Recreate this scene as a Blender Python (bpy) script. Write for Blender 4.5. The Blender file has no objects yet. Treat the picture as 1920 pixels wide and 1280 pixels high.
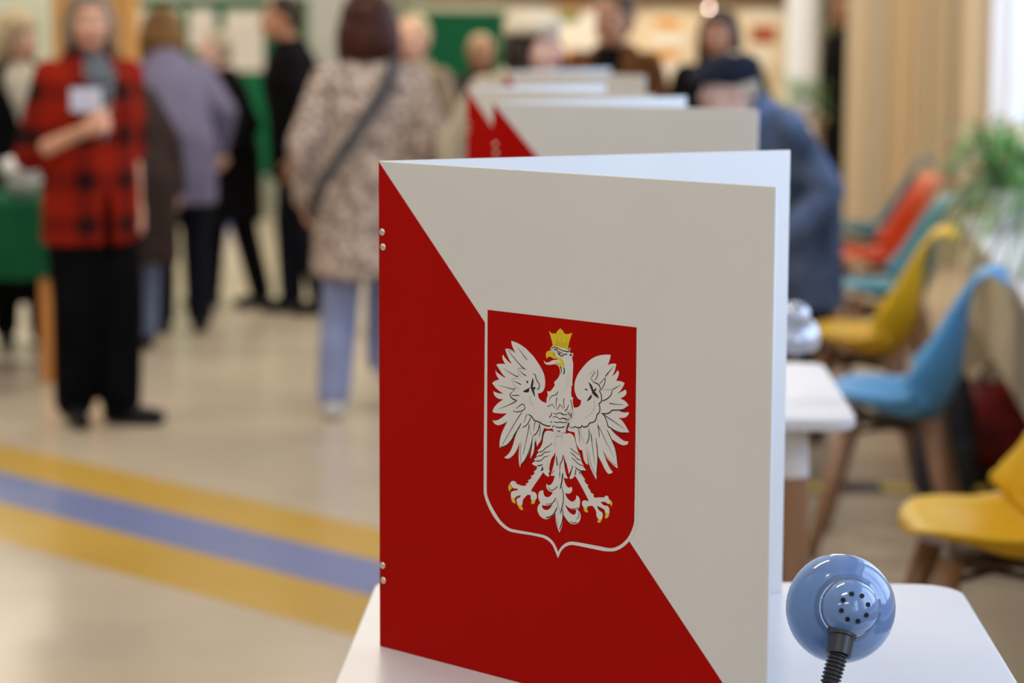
import bpy, bmesh, math, random
from mathutils import Vector, Matrix, geometry

random.seed(7)
SC = bpy.context.scene
COL = SC.collection
PI = math.pi

# ---------------------------------------------------------------- camera
CAM_H, PITCH, ROLL, FPX = 1.5117, 0.1312, -0.0047, 4632.4
cd = bpy.data.cameras.new('camera')
cam = bpy.data.objects.new('camera', cd)
COL.objects.link(cam)
cd.sensor_width = 36.0
cd.lens = FPX / 1920 * 36.0
cd.clip_start, cd.clip_end = 0.05, 200
cd.dof.use_dof = True
cd.dof.focus_distance = 2.80
cd.dof.aperture_fstop = 3.3
cam.matrix_world = (Matrix.Translation((0, 0, CAM_H)) @ Matrix.Rotation(PI / 2 - PITCH, 4, 'X')
                    @ Matrix.Rotation(-ROLL, 4, 'Z'))
SC.camera = cam

# ---------------------------------------------------------------- world, light, exposure
vs = SC.view_settings
vs.view_transform = 'Standard'
vs.look = 'None'
vs.gamma = 1.0
vs.use_curve_mapping = False
vs.exposure = 0.0
SC.cycles.max_bounces = 4
SC.cycles.diffuse_bounces = 3
SC.cycles.glossy_bounces = 2
SC.cycles.caustics_reflective = False
SC.cycles.caustics_refractive = False
SC.cycles.transparent_max_bounces = 6
SC.cycles.sample_clamp_indirect = 6.0
SC.cycles.adaptive_threshold = 0.05
SC.cycles.light_sampling_threshold = 0.03
SC.cycles.use_denoising = True
w = bpy.data.worlds.new('world')
SC.world = w
w.use_nodes = True
w.node_tree.nodes['Background'].inputs[0].default_value = (0.80, 0.90, 1.0, 1)
w.node_tree.nodes['Background'].inputs[1].default_value = 1.0

WALL_A, WALL_S = 0.97, 0.115                 # right (window) wall: X = A + S * Y
WT = Vector((WALL_S, 1, 0)).normalized()
WN = Vector((-WT.y, WT.x, 0))                # points into the room
W0 = Vector((WALL_A, 0, 0))
WINDOWS = [(-3.6, -1.4), (-1.0, 1.2), (1.6, 3.8), (4.2, 6.4), (6.8, 9.0), (9.8, 12.6)]
WIN_Z = (0.95, 2.75)
DAY = (0.50, 0.67, 1.0)


def area(name, M, sx, sy, power, color, spread=PI):
    ld = bpy.data.lights.new(name, 'AREA')
    ld.shape = 'RECTANGLE'
    ld.size, ld.size_y = sx, sy
    ld.energy = power
    ld.color = color
    ld.spread = spread
    o = bpy.data.objects.new(name, ld)
    COL.objects.link(o)
    o.matrix_world = M
    return o


for (t0, t1) in WINDOWS:                     # daylight entering by each window
    c = W0 + WT * ((t0 + t1) / 2) - WN * 0.42 + Vector((0, 0, sum(WIN_Z) / 2))
    z = -WN                                  # area lights shine along -Z
    x = WT
    y = z.cross(x)
    M = Matrix.Translation(c) @ Matrix((x, y, z)).transposed().to_4x4()
    area('window_daylight', M, t1 - t0, WIN_Z[1] - WIN_Z[0], 52, DAY)


# ---------------------------------------------------------------- pixel <-> place helpers
def ray(px, py):
    X, Y = px - 960, py - 640
    c, s = math.cos(-ROLL), math.sin(-ROLL)
    X, Y = c * X - s * Y, s * X + c * Y
    x, u = X / FPX, -Y / FPX
    c, s = math.cos(PITCH), math.sin(PITCH)
    return Vector((x, c + u * s, -s + u * c))


def onz(px, py, z=0.0):
    d = ray(px, py)
    t = (z - CAM_H) / d.z
    return Vector((d.x * t, d.y * t, z))


def at(px, py, Y):
    d = ray(px, py)
    t = Y / d.y
    return Vector((d.x * t, Y, CAM_H + d.z * t))


# ---------------------------------------------------------------- materials
MATS = {}


def mat(name, col, rough=0.5, metal=0.0, spec=0.5, var=0.0, scale=8.0, bump=0.0, coat=0.0, emit=None, alpha=None,
        sheen=0.0, col2=None, detail=3.0):
    if name in MATS:
        return MATS[name]
    if name.startswith('cloth'):
        spec = min(spec, 0.12)
    m = bpy.data.materials.new(name)
    m.use_nodes = True
    nt = m.node_tree
    b = nt.nodes['Principled BSDF']
    b.inputs['Base Color'].default_value = (*col, 1)
    b.inputs['Roughness'].default_value = rough
    b.inputs['Metallic'].default_value = metal
    b.inputs['Specular IOR Level'].default_value = spec
    if coat:
        b.inputs['Coat Weight'].default_value = coat
        b.inputs['Coat Roughness'].default_value = 0.08
    if sheen:
        b.inputs['Sheen Weight'].default_value = sheen
    if var or bump or col2:
        tc = nt.nodes.new('ShaderNodeTexCoord')
        nz = nt.nodes.new('ShaderNodeTexNoise')
        nz.inputs['Scale'].default_value = scale
        nz.inputs['Detail'].default_value = detail
        nt.links.new(tc.outputs['Object'], nz.inputs['Vector'])
        if var or col2:
            rp = nt.nodes.new('ShaderNodeValToRGB')
            rp.color_ramp.elements[0].position = 0.36
            rp.color_ramp.elements[1].position = 0.64
            if col2:
                a, d = col, col2
            else:
                a = tuple(min(1, c * (1 + var)) for c in col)
                d = tuple(c * (1 - var) for c in col)
            rp.color_ramp.elements[0].color = (*a, 1)
            rp.color_ramp.elements[1].color = (*d, 1)
            nt.links.new(nz.outputs['Fac'], rp.inputs['Fac'])
            nt.links.new(rp.outputs['Color'], b.inputs['Base Color'])
        if bump:
            bp = nt.nodes.new('ShaderNodeBump')
            bp.inputs['Strength'].default_value = bump
            bp.inputs['Distance'].default_value = 0.01
            nt.links.new(nz.outputs['Fac'], bp.inputs['Height'])
            nt.links.new(bp.outputs['Normal'], b.inputs['Normal'])
    if emit:
        b.inputs['Emission Color'].default_value = (*emit[0], 1)
        b.inputs['Emission Strength'].default_value = emit[1]
    MATS[name] = m
    return m


def wood(name, c1, c2, rough=0.45, scale=6.0, axis='Z'):
    if name in MATS:
        return MATS[name]
    m = mat(name, c1, rough)
    nt = m.node_tree
    b = nt.nodes['Principled BSDF']
    tc = nt.nodes.new('ShaderNodeTexCoord')
    mp = nt.nodes.new('ShaderNodeMapping')
    sc = [scale * 6] * 3
    sc['XYZ'.index(axis)] = scale * 0.5
    mp.inputs['Scale'].default_value = sc
    nz = nt.nodes.new('ShaderNodeTexNoise')
    nz.inputs['Detail'].default_value = 5
    rp = nt.nodes.new('ShaderNodeValToRGB')
    rp.color_ramp.elements[0].position, rp.color_ramp.elements[1].position = 0.3, 0.7
    rp.color_ramp.elements[0].color = (*c1, 1)
    rp.color_ramp.elements[1].color = (*c2, 1)
    nt.links.new(tc.outputs['Object'], mp.inputs['Vector'])
    nt.links.new(mp.outputs['Vector'], nz.inputs['Vector'])
    nt.links.new(nz.outputs['Fac'], rp.inputs['Fac'])
    nt.links.new(rp.outputs['Color'], b.inputs['Base Color'])
    return m


def plaid(name, c_hi, c_mid, c_lo, size):
    """woven check: bands along X/Z of the garment crossed over a base colour"""
    m = mat(name, c_hi, 0.9, spec=0.2)
    nt = m.node_tree
    b = nt.nodes['Principled BSDF']
    tc = nt.nodes.new('ShaderNodeTexCoord')
    sp = nt.nodes.new('ShaderNodeSeparateXYZ')
    nt.links.new(tc.outputs['Object'], sp.inputs[0])

    def band(out, size, off, thr):
        a = nt.nodes.new('ShaderNodeMath'); a.operation = 'MULTIPLY_ADD'
        a.inputs[1].default_value = 1 / size
        a.inputs[2].default_value = off
        nt.links.new(out, a.inputs[0])
        f = nt.nodes.new('ShaderNodeMath'); f.operation = 'FRACT'
        nt.links.new(a.outputs[0], f.inputs[0])
        g = nt.nodes.new('ShaderNodeMath'); g.operation = 'GREATER_THAN'
        g.inputs[1].default_value = thr
        nt.links.new(f.outputs[0], g.inputs[0])
        return g.outputs[0]
    bx_ = band(sp.outputs['X'], size, 0.3, 0.58)
    bz_ = band(sp.outputs['Z'], size, 0.1, 0.58)
    ad = nt.nodes.new('ShaderNodeMath'); ad.operation = 'ADD'
    nt.links.new(bx_, ad.inputs[0]); nt.links.new(bz_, ad.inputs[1])
    hv = nt.nodes.new('ShaderNodeMath'); hv.operation = 'MULTIPLY'
    hv.inputs[1].default_value = 0.5
    nt.links.new(ad.outputs[0], hv.inputs[0])
    rp = nt.nodes.new('ShaderNodeValToRGB')
    rp.color_ramp.interpolation = 'CONSTANT'
    e = rp.color_ramp.elements
    e[0].position, e[0].color = 0.0, (*c_hi, 1)
    e[1].position, e[1].color = 0.4, (*c_mid, 1)
    n = e.new(0.9); n.color = (*c_lo, 1)
    nt.links.new(hv.outputs[0], rp.inputs['Fac'])
    nt.links.new(rp.outputs['Color'], b.inputs['Base Color'])
    return m


# ---------------------------------------------------------------- mesh helpers
def obj(name, bm_or_me, material=None, parent=None, smooth=False):
    if isinstance(bm_or_me, bmesh.types.BMesh):
        me = bpy.data.meshes.new(name)
        bmesh.ops.recalc_face_normals(bm_or_me, faces=bm_or_me.faces)
        bm_or_me.to_mesh(me)
        bm_or_me.free()
    else:
        me = bm_or_me
    if smooth:
        for p in me.polygons:
            p.use_smooth = True
    if material is not None and not me.materials:
        me.materials.append(material)
    o = bpy.data.objects.new(name, me)
    COL.objects.link(o)
    if parent is not None:
        o.parent = parent
    return o


def thing(name, label, cat, loc=(0, 0, 0), rotz=0.0, group=None):
    o = bpy.data.objects.new(name, None)
    o.empty_display_size = 0.1
    COL.objects.link(o)
    o.location = loc
    o.rotation_euler = (0, 0, rotz)
    o['label'] = label
    o['category'] = cat
    if group:
        o['group'] = group
    return o


def tag(o, label, cat, group=None):
    o['label'] = label
    o['category'] = cat
    if group:
        o['group'] = group
    return o


def struct(o):
    o['kind'] = 'structure'
    return o


def box(bm, x0, x1, y0, y1, z0, z1, M=None, bevel=0.0, seg=2):
    vs_ = [bm.verts.new((x, y, z)) for x in (x0, x1) for y in (y0, y1) for z in (z0, z1)]
    f = [(0, 1, 3, 2), (4, 6, 7, 5), (0, 4, 5, 1), (2, 3, 7, 6), (0, 2, 6, 4), (1, 5, 7, 3)]
    fs = [bm.faces.new([vs_[i] for i in q]) for q in f]
    geo = vs_
    if bevel:
        es = list({e for fc in fs for e in fc.edges})
        r = bmesh.ops.bevel(bm, geom=es, offset=bevel, segments=seg, affect='EDGES', profile=0.5)
        geo = list({v for fc in r['faces'] for v in fc.verts} | {v for v in vs_ if v.is_valid})
    if M is not None:
        bmesh.ops.transform(bm, matrix=M, verts=geo)
    return geo


def boxobj(name, dims, material, parent=None, M=None, bevel=0.0):
    bm = bmesh.new()
    box(bm, *dims, M=M, bevel=bevel)
    return obj(name, bm, material, parent)


def lathe(bm, prof, n=32, M=None, cap0=True, cap1=True):
    """prof: (r, z) list, spun about Z"""
    rings = []
    for (r, z) in prof:
        rings.append([bm.verts.new((r * math.cos(2 * PI * i / n), r * math.sin(2 * PI * i / n), z)) for i in range(n)])
    for a, b in zip(rings, rings[1:]):
        for i in range(n):
            bm.faces.new((a[i], a[(i + 1) % n], b[(i + 1) % n], b[i]))
    if cap0:
        bm.faces.new(list(reversed(rings[0])))
    if cap1:
        bm.faces.new(rings[-1])
    if M is not None:
        bmesh.ops.transform(bm, matrix=M, verts=[v for r in rings for v in r])


def frame_z(d):
    """rotation whose Z axis is d"""
    return Vector(d).normalized().to_track_quat('Z', 'Y').to_matrix().to_4x4()


def tube(bm, pts, radii, n=12, cap=True):
    pts = [Vector(p) for p in pts]
    if not hasattr(radii, '__len__'):
        radii = [radii] * len(pts)
    rings = []
    up = None
    for i, p in enumerate(pts):
        d = (pts[min(i + 1, len(pts) - 1)] - pts[max(i - 1, 0)]).normalized()
        if up is None:
            up = d.orthogonal().normalized()
        up = (up - d * up.dot(d)).normalized()
        s = d.cross(up)
        rings.append([bm.verts.new(p + (up * math.cos(2 * PI * k / n) + s * math.sin(2 * PI * k / n)) * radii[i]) for k in range(n)])
    for a, b in zip(rings, rings[1:]):
        for k in range(n):
            bm.faces.new((a[k], a[(k + 1) % n], b[(k + 1) % n], b[k]))
    if cap:
        bm.faces.new(list(reversed(rings[0])))
        bm.faces.new(rings[-1])


def catmull(P, n=8):
    P = [Vector(p) for p in P]
    Q = [P[0] * 2 - P[1]] + P + [P[-1] * 2 - P[-2]]
    out = []
    for i in range(1, len(Q) - 2):
        a, b, c, d = Q[i - 1:i + 3]
        for k in range(n):
            t = k / n
            out.append(0.5 * ((2 * b) + (c - a) * t + (2 * a - 5 * b + 4 * c - d) * t * t + (3 * b - a - 3 * c + d) * t ** 3))
    out.append(P[-1])
    return out


def copy_tree(o, parent=None):
    c = o.copy()
    COL.objects.link(c)
    c.parent = parent
    for ch in list(o.children):
        copy_tree(ch, c)
    return c


# ================================================================ THE SETTING
M_FLOOR = mat('floor_vinyl', (0.54, 0.46, 0.355), 0.24, spec=0.42, var=0.07, scale=1.4, detail=6)
M_WALL = mat('wall_paint_cream', (0.60, 0.50, 0.36), 0.7, var=0.02, scale=3)
M_WALLN = mat('wall_paint_white', (0.72, 0.71, 0.68), 0.7, var=0.02, scale=3)
M_WALLG = mat('wall_paint_pale_green', (0.62, 0.68, 0.56), 0.7, var=0.03, scale=2)
M_CEIL = mat('ceiling_paint', (0.80, 0.78, 0.72), 0.8)
M_WHITE = mat('white_paint', (0.80, 0.80, 0.80), 0.35, var=0.02)

YN, YF, XL, ZC = -4.0, 20.0, -7.0, 3.3
floor = struct(boxobj('floor', (XL - .2, 4.2, YN - .2, YF + .2, -0.1, 0.0), M_FLOOR))
struct(boxobj('ceiling', (XL - .2, 4.2, YN - .2, YF + .2, ZC, ZC + 0.1), M_CEIL))
struct(boxobj('wall_left', (XL - .2, XL, YN, YF, 0, ZC), M_WALLN))
struct(boxobj('wall_back', (XL, 4.0, YN - .2, YN, 0, ZC), M_WALLN))
struct(boxobj('wall_far', (XL, 4.0, YF, YF + .2, 0, ZC), M_WALLG))

# coloured bands laid diagonally into the floor
M_YEL = mat('floor_band_yellow', (0.57, 0.36, 0.065), 0.25, var=0.04, scale=1.5)
M_BLU = mat('floor_band_blue', (0.19, 0.235, 0.46), 0.25, var=0.04, scale=1.5)
for c0, c1, m in ((5.53, 5.97, M_YEL), (5.97, 6.38, M_BLU), (6.38, 6.80, M_YEL)):
    bm = bmesh.new()
    v = []
    for z in (0.0, 0.0012):
        for (x, c) in ((-5.5, c0), (-5.5, c1), (0.9, c1), (0.9, c0)):
            v.append(bm.verts.new((x, c - x, z)))
    bm.faces.new(v[3::-1]); bm.faces.new(v[4:])
    for i in range(4):
        bm.faces.new((v[i], v[(i + 1) % 4], v[4 + (i + 1) % 4], v[4 + i]))
    obj('floor_band', bm, m, floor)

# right wall with its windows, built in the wall's own frame (x along the wall, y into the room)
RW = Matrix.Translation(W0) @ Matrix((WT, WN, Vector((0, 0, 1)))).transposed().to_4x4()
bm = bmesh.new()
tA, tB = -4.3, 20.3
box(bm, tA, tB, -0.25, 0, 0, WIN_Z[0], RW)
box(bm, tA, tB, -0.25, 0, WIN_Z[1], ZC, RW)
edges = [tA] + [t for wdw in WINDOWS for t in wdw] + [tB]
for a, b in zip(edges[0::2], edges[1::2]):
    box(bm, a, b, -0.25, 0, WIN_Z[0], WIN_Z[1], RW)
struct(obj('wall_right', bm, M_WALL))
m = bpy.data.materials.new('window_glass')
m.use_nodes = True
nt = m.node_tree
nt.nodes.clear()
o_ = nt.nodes.new('ShaderNodeOutputMaterial')
mx = nt.nodes.new('ShaderNodeMixShader'); mx.inputs[0].default_value = 0.08
tr = nt.nodes.new('ShaderNodeBsdfTransparent')
gl = nt.nodes.new('ShaderNodeBsdfGlossy'); gl.inputs['Roughness'].default_value = 0.02
nt.links.new(tr.outputs[0], mx.inputs[1]); nt.links.new(gl.outputs[0], mx.inputs[2]); nt.links.new(mx.outputs[0], o_.inputs[0])
M_GLASS = m
for k, (a, b) in enumerate(WINDOWS):
    bm = bmesh.new()
    z0, z1 = WIN_Z
    fw = 0.06
    box(bm, a, b, -0.17, -0.09, z0, z0 + fw, RW); box(bm, a, b, -0.17, -0.09, z1 - fw, z1, RW)
    for t in (a, (a + b) / 2 - fw / 2, b - fw):
        box(bm, t, t + fw, -0.17, -0.09, z0 + fw, z1 - fw, RW)
    wo = struct(obj('window_%d' % (k + 1), bm, M_WHITE))
    for (u0, u1) in ((a, a + .012), (b - .012, b)):
        boxobj('reveal', (u0, u1, -0.09, 0.002, z0, z1), M_WHITE, wo, RW)
    boxobj('reveal', (a + .012, b - .012, -0.09, 0.002, z1 - .012, z1), M_WHITE, wo, RW)
    for (p, q) in ((a + fw, (a + b) / 2 - fw / 2), ((a + b) / 2 + fw / 2, b - fw)):
        boxobj('pane', (p, q, -0.132, -0.126, z0 + fw, z1 - fw), M_GLASS, wo, RW)
# sill board and the heating cover below it
M_SILL = mat('sill_white', (0.78, 0.77, 0.78), 0.3)
M_COVER = mat('radiator_cover_beige', (0.50, 0.42, 0.30), 0.55, var=0.03)
SD = 0.35
sill = struct(boxobj('trim_1', (-4.2, 9.35, 0.0, SD, 0.735, 0.765), M_SILL, None, RW, 0.006))
struct(boxobj('trim_2', (-4.2, 9.32, SD - 0.05, SD - 0.02, 0.43, 0.735), M_COVER, None, RW))
struct(boxobj('trim_3', (9.30, 9.34, 0.0, SD - 0.02, 0.0, 0.735), M_COVER, None, RW))
# shallow pilaster beside the last window
struct(boxobj('trim_4', (12.75, 13.1, 0.0, 0.07, 0.0, ZC), M_WALL, None, RW))

# boarded partition that closes the window side at the back
M_BOARD = wood('board_beige', (0.60, 0.50, 0.35), (0.54, 0.45, 0.315), 0.6, 3)
M_BOARD2 = wood('board_tan', (0.60, 0.45, 0.29), (0.54, 0.41, 0.26), 0.6, 3)
M_BOARD3 = wood('board_grey', (0.52, 0.46, 0.35), (0.48, 0.42, 0.32), 0.6, 3)
PY = 15.0
x0 = at(1583, 300, PY).x
x1 = WALL_A + WALL_S * PY + 0.1
part_wall = struct(boxobj('wall_partition', (x0 + .01, x1, PY + 0.03, PY + 0.15, 0, ZC), M_BOARD))
xs = x0
k = 0
while xs < x1 - 0.02:
    wd = (0.14, 0.10, 0.17, 0.08)[k % 4]
    boxobj('plank', (xs, min(xs + wd - 0.008, x1), PY - (0.0, 0.012)[k % 2], PY + 0.03, 0, ZC),
           (M_BOARD, M_BOARD3, M_BOARD2, M_BOARD)[k % 4], part_wall)
    xs += wd
    k += 1

# poster wall in the middle of the background
M_PW = mat('wall_paint_warm', (0.76, 0.63, 0.44), 0.7, var=0.03, scale=2)
PWY = 17.5
xa, xb = at(786, 100, PWY).x, at(1474, 100, PWY).x
struct(boxobj('wall_middle', (xa, xb, PWY, PWY + 0.15, 0, ZC), M_PW))
M_DW = wood('dark_wood', (0.13, 0.075, 0.035), (0.09, 0.05, 0.022), 0.5, 3, 'X')
zt = at(1200, 6, PWY).z
struct(boxobj('trim_5', (xa, xb, PWY - 0.05, PWY, zt, zt + 0.16), M_DW))
# round white column beside it
bm = bmesh.new()
cx = at(1500, 100, 15.4)
lathe(bm, [(0.105, 0), (0.105, ZC)], 28, Matrix.Translation((cx.x, 15.4, 0)))
struct(obj('trim_6', bm, mat('column_white', (0.76, 0.82, 0.90), 0.5), smooth=False))  # blue tint of the window light is put into the white
# white glazed door at the far end
dx0, dx1 = at(566, 60, 19.4).x, at(662, 60, 19.4).x
dr_ = struct(boxobj('door_1', (dx0, dx1, 19.42, 19.48, 0.0, 2.3), mat('door_white', (0.88, 0.89, 0.86), 0.3)))
nn = 3
ww = (dx1 - dx0) / nn
for i in range(nn):
    boxobj('panel', (dx0 + i * ww + .02, dx0 + (i + 1) * ww - .02, 19.40, 19.43, 0.9, 2.2), mat('door_panel', (0.78, 0.82, 0.78), 0.15), dr_)
    boxobj('panel', (dx0 + i * ww + .02, dx0 + (i + 1) * ww - .02, 19.40, 19.43, 0.15, 0.8), mat('door_white2', (0.72, 0.73, 0.70), 0.35), dr_)
# warm wooden pillar at the left
M_PIL = wood('pillar_pine', (0.62, 0.33, 0.10), (0.54, 0.27, 0.075), 0.4, 2)
px0, px1 = at(92, 60, 14).x, at(240, 60, 14).x
struct(boxobj('trim_7', (px0, px1, 14.0, 14.3, 0, ZC), M_PIL))

# ceiling lamps (they light the hall)
M_DIFF = mat('lamp_diffuser', (0.9, 0.9, 0.88), 0.5, emit=((1.0, 0.90, 0.76), 3.0))
M_HOUS = mat('lamp_housing', (0.75, 0.75, 0.74), 0.4)
WARM = (1.0, 0.89, 0.74)
n_l = 0
for yy in (-1.6, 1.6, 4.8, 8.0, 11.2, 14.0, 16.4, 18.8):
    for xx in (-3.4, -0.6, 1.2):
        if (xx > 1 and yy < 10) or (yy > 17 and xx > -1):
            continue
        n_l += 1
        t = thing('ceiling_lamp', 'long white ceiling lamp fixed above the hall floor', 'lamp', (xx, yy, ZC - 0.09), 0, 'ceiling lamps in rows')
        boxobj('housing', (-0.62, 0.62, -0.15, 0.15, 0.03, 0.09), M_HOUS, t)
        boxobj('diffuser', (-0.60, 0.60, -0.13, 0.13, 0.0, 0.03), M_DIFF, t)
        area('ceiling_lamp_light', Matrix.Translation((xx, yy, ZC - 0.10)), 1.15, 0.24, 20 if yy < 5 else 32, WARM)

# ================================================================ TABLES
M_TABLE = mat('table_white_laminate', (0.67, 0.67, 0.69), 0.36, spec=0.45, var=0.01)
M_BEECH = wood('beech_leg', (0.36, 0.19, 0.10), (0.28, 0.145, 0.075), 0.4, 5)
M_SOCK = mat('leg_socket_white', (0.74, 0.73, 0.74), 0.4)
TZ, TS = 0.74, 0.80


def rounded_slab(bm, s, r, z0, z1, bev):
    pts = []
    for cx_, cy_, a0 in ((1, 1, 0), (-1, 1, 90), (-1, -1, 180), (1, -1, 270)):
        for k in range(9):
            a = math.radians(a0 + k * 90 / 8)
            pts.append((cx_ * (s / 2 - r), cy_ * (s / 2 - r), a))
    rings = []
    for (off, z) in ((-bev, z0), (0, z0 + bev), (0, z1 - bev), (-bev * .3, z1 - bev * .3), (-bev, z1)):
        rings.append([bm.verts.new((x + (r + off) * math.cos(a), y + (r + off) * math.sin(a), z)) for (x, y, a) in pts])
    n = len(pts)
    for a, b in zip(rings, rings[1:]):
        for i in range(n):
            bm.faces.new((a[i], a[(i + 1) % n], b[(i + 1) % n], b[i]))
    bm.faces.new(list(reversed(rings[0])))
    bm.faces.new(rings[-1])


def make_table():
    t = thing('table', '', 'table', group='white square tables with the voting screens')
    bm = bmesh.new()
    rounded_slab(bm, TS, 0.06, TZ - 0.024, TZ, 0.004)
    obj('table_top', bm, M_TABLE, t)
    bm = bmesh.new()
    for sx, sy in ((1, 0), (-1, 0), (0, 1), (0, -1)):
        if sx:
            box(bm, sx * .27 - .012, sx * .27 + .012, -.26, .26, TZ - .075, TZ - .024)
        else:
            box(bm, -.258, .258, sy * .27 - .012, sy * .27 + .012, TZ - .075, TZ - .024)
    obj('apron', bm, M_SOCK, t)
    for sx in (-1, 1):
        for sy in (-1, 1):
            a = Vector((sx * .28, sy * .28, TZ - .024))
            b = Vector((sx * .315, sy * .315, 0))
            c = a.lerp(b, 0.15)
            bm = bmesh.new()
            tube(bm, [c, b], [0.030, 0.019], 14)
            lg = obj('leg', bm, M_BEECH, t)
            bm = bmesh.new()
            tube(bm, [a, c + (b - a) * 0.002], [0.034, 0.0315], 14)
            obj('leg_socket', bm, M_SOCK, lg)
    return t


TYAW = -0.0386
tab = make_table()
TABS = [((0.1999, 2.939), 'white square table in the foreground under the sharp voting screen with the eagle'),
        ((0.2854, 5.126), 'white square table just behind, with the silver gooseneck lamp at its edge'),
        ((0.21, 5.98), 'white square table under the third voting screen from the camera'),
        ((0.40, 7.83), 'white square table under the farthest voting screen')]
for i, ((x, y), lab) in enumerate(TABS):
    o = tab if i == 0 else copy_tree(tab)
    o.location = (x, y, 0)
    o.rotation_euler = (0, 0, TYAW)
    o['label'] = lab

# ================================================================ VOTING SCREENS
M_PANEL = mat('screen_white_hardboard', (0.65, 0.64, 0.615), 0.42, spec=0.4, var=0.012, scale=5)
M_RED = mat('screen_red_print', (0.37, 0.0025, 0.0008), 0.5, spec=0.05, var=0.03, scale=5)
M_PW2 = mat('emblem_white', (0.66, 0.65, 0.62), 0.5, spec=0.3)
M_PY = mat('emblem_yellow', (0.66, 0.50, 0.015), 0.5, spec=0.3)
M_PO = mat('emblem_ochre', (0.36, 0.26, 0.01), 0.5, spec=0.3)
M_PK = mat('emblem_black', (0.022, 0.018, 0.015), 0.5, spec=0.3)
M_PG = mat('emblem_grey', (0.53, 0.51, 0.49), 0.5, spec=0.3)
M_RIV = mat('rivet_nickel', (0.72, 0.68, 0.58), 0.22, metal=1.0)
PW_, PH_ = 0.602, 0.5973

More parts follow.
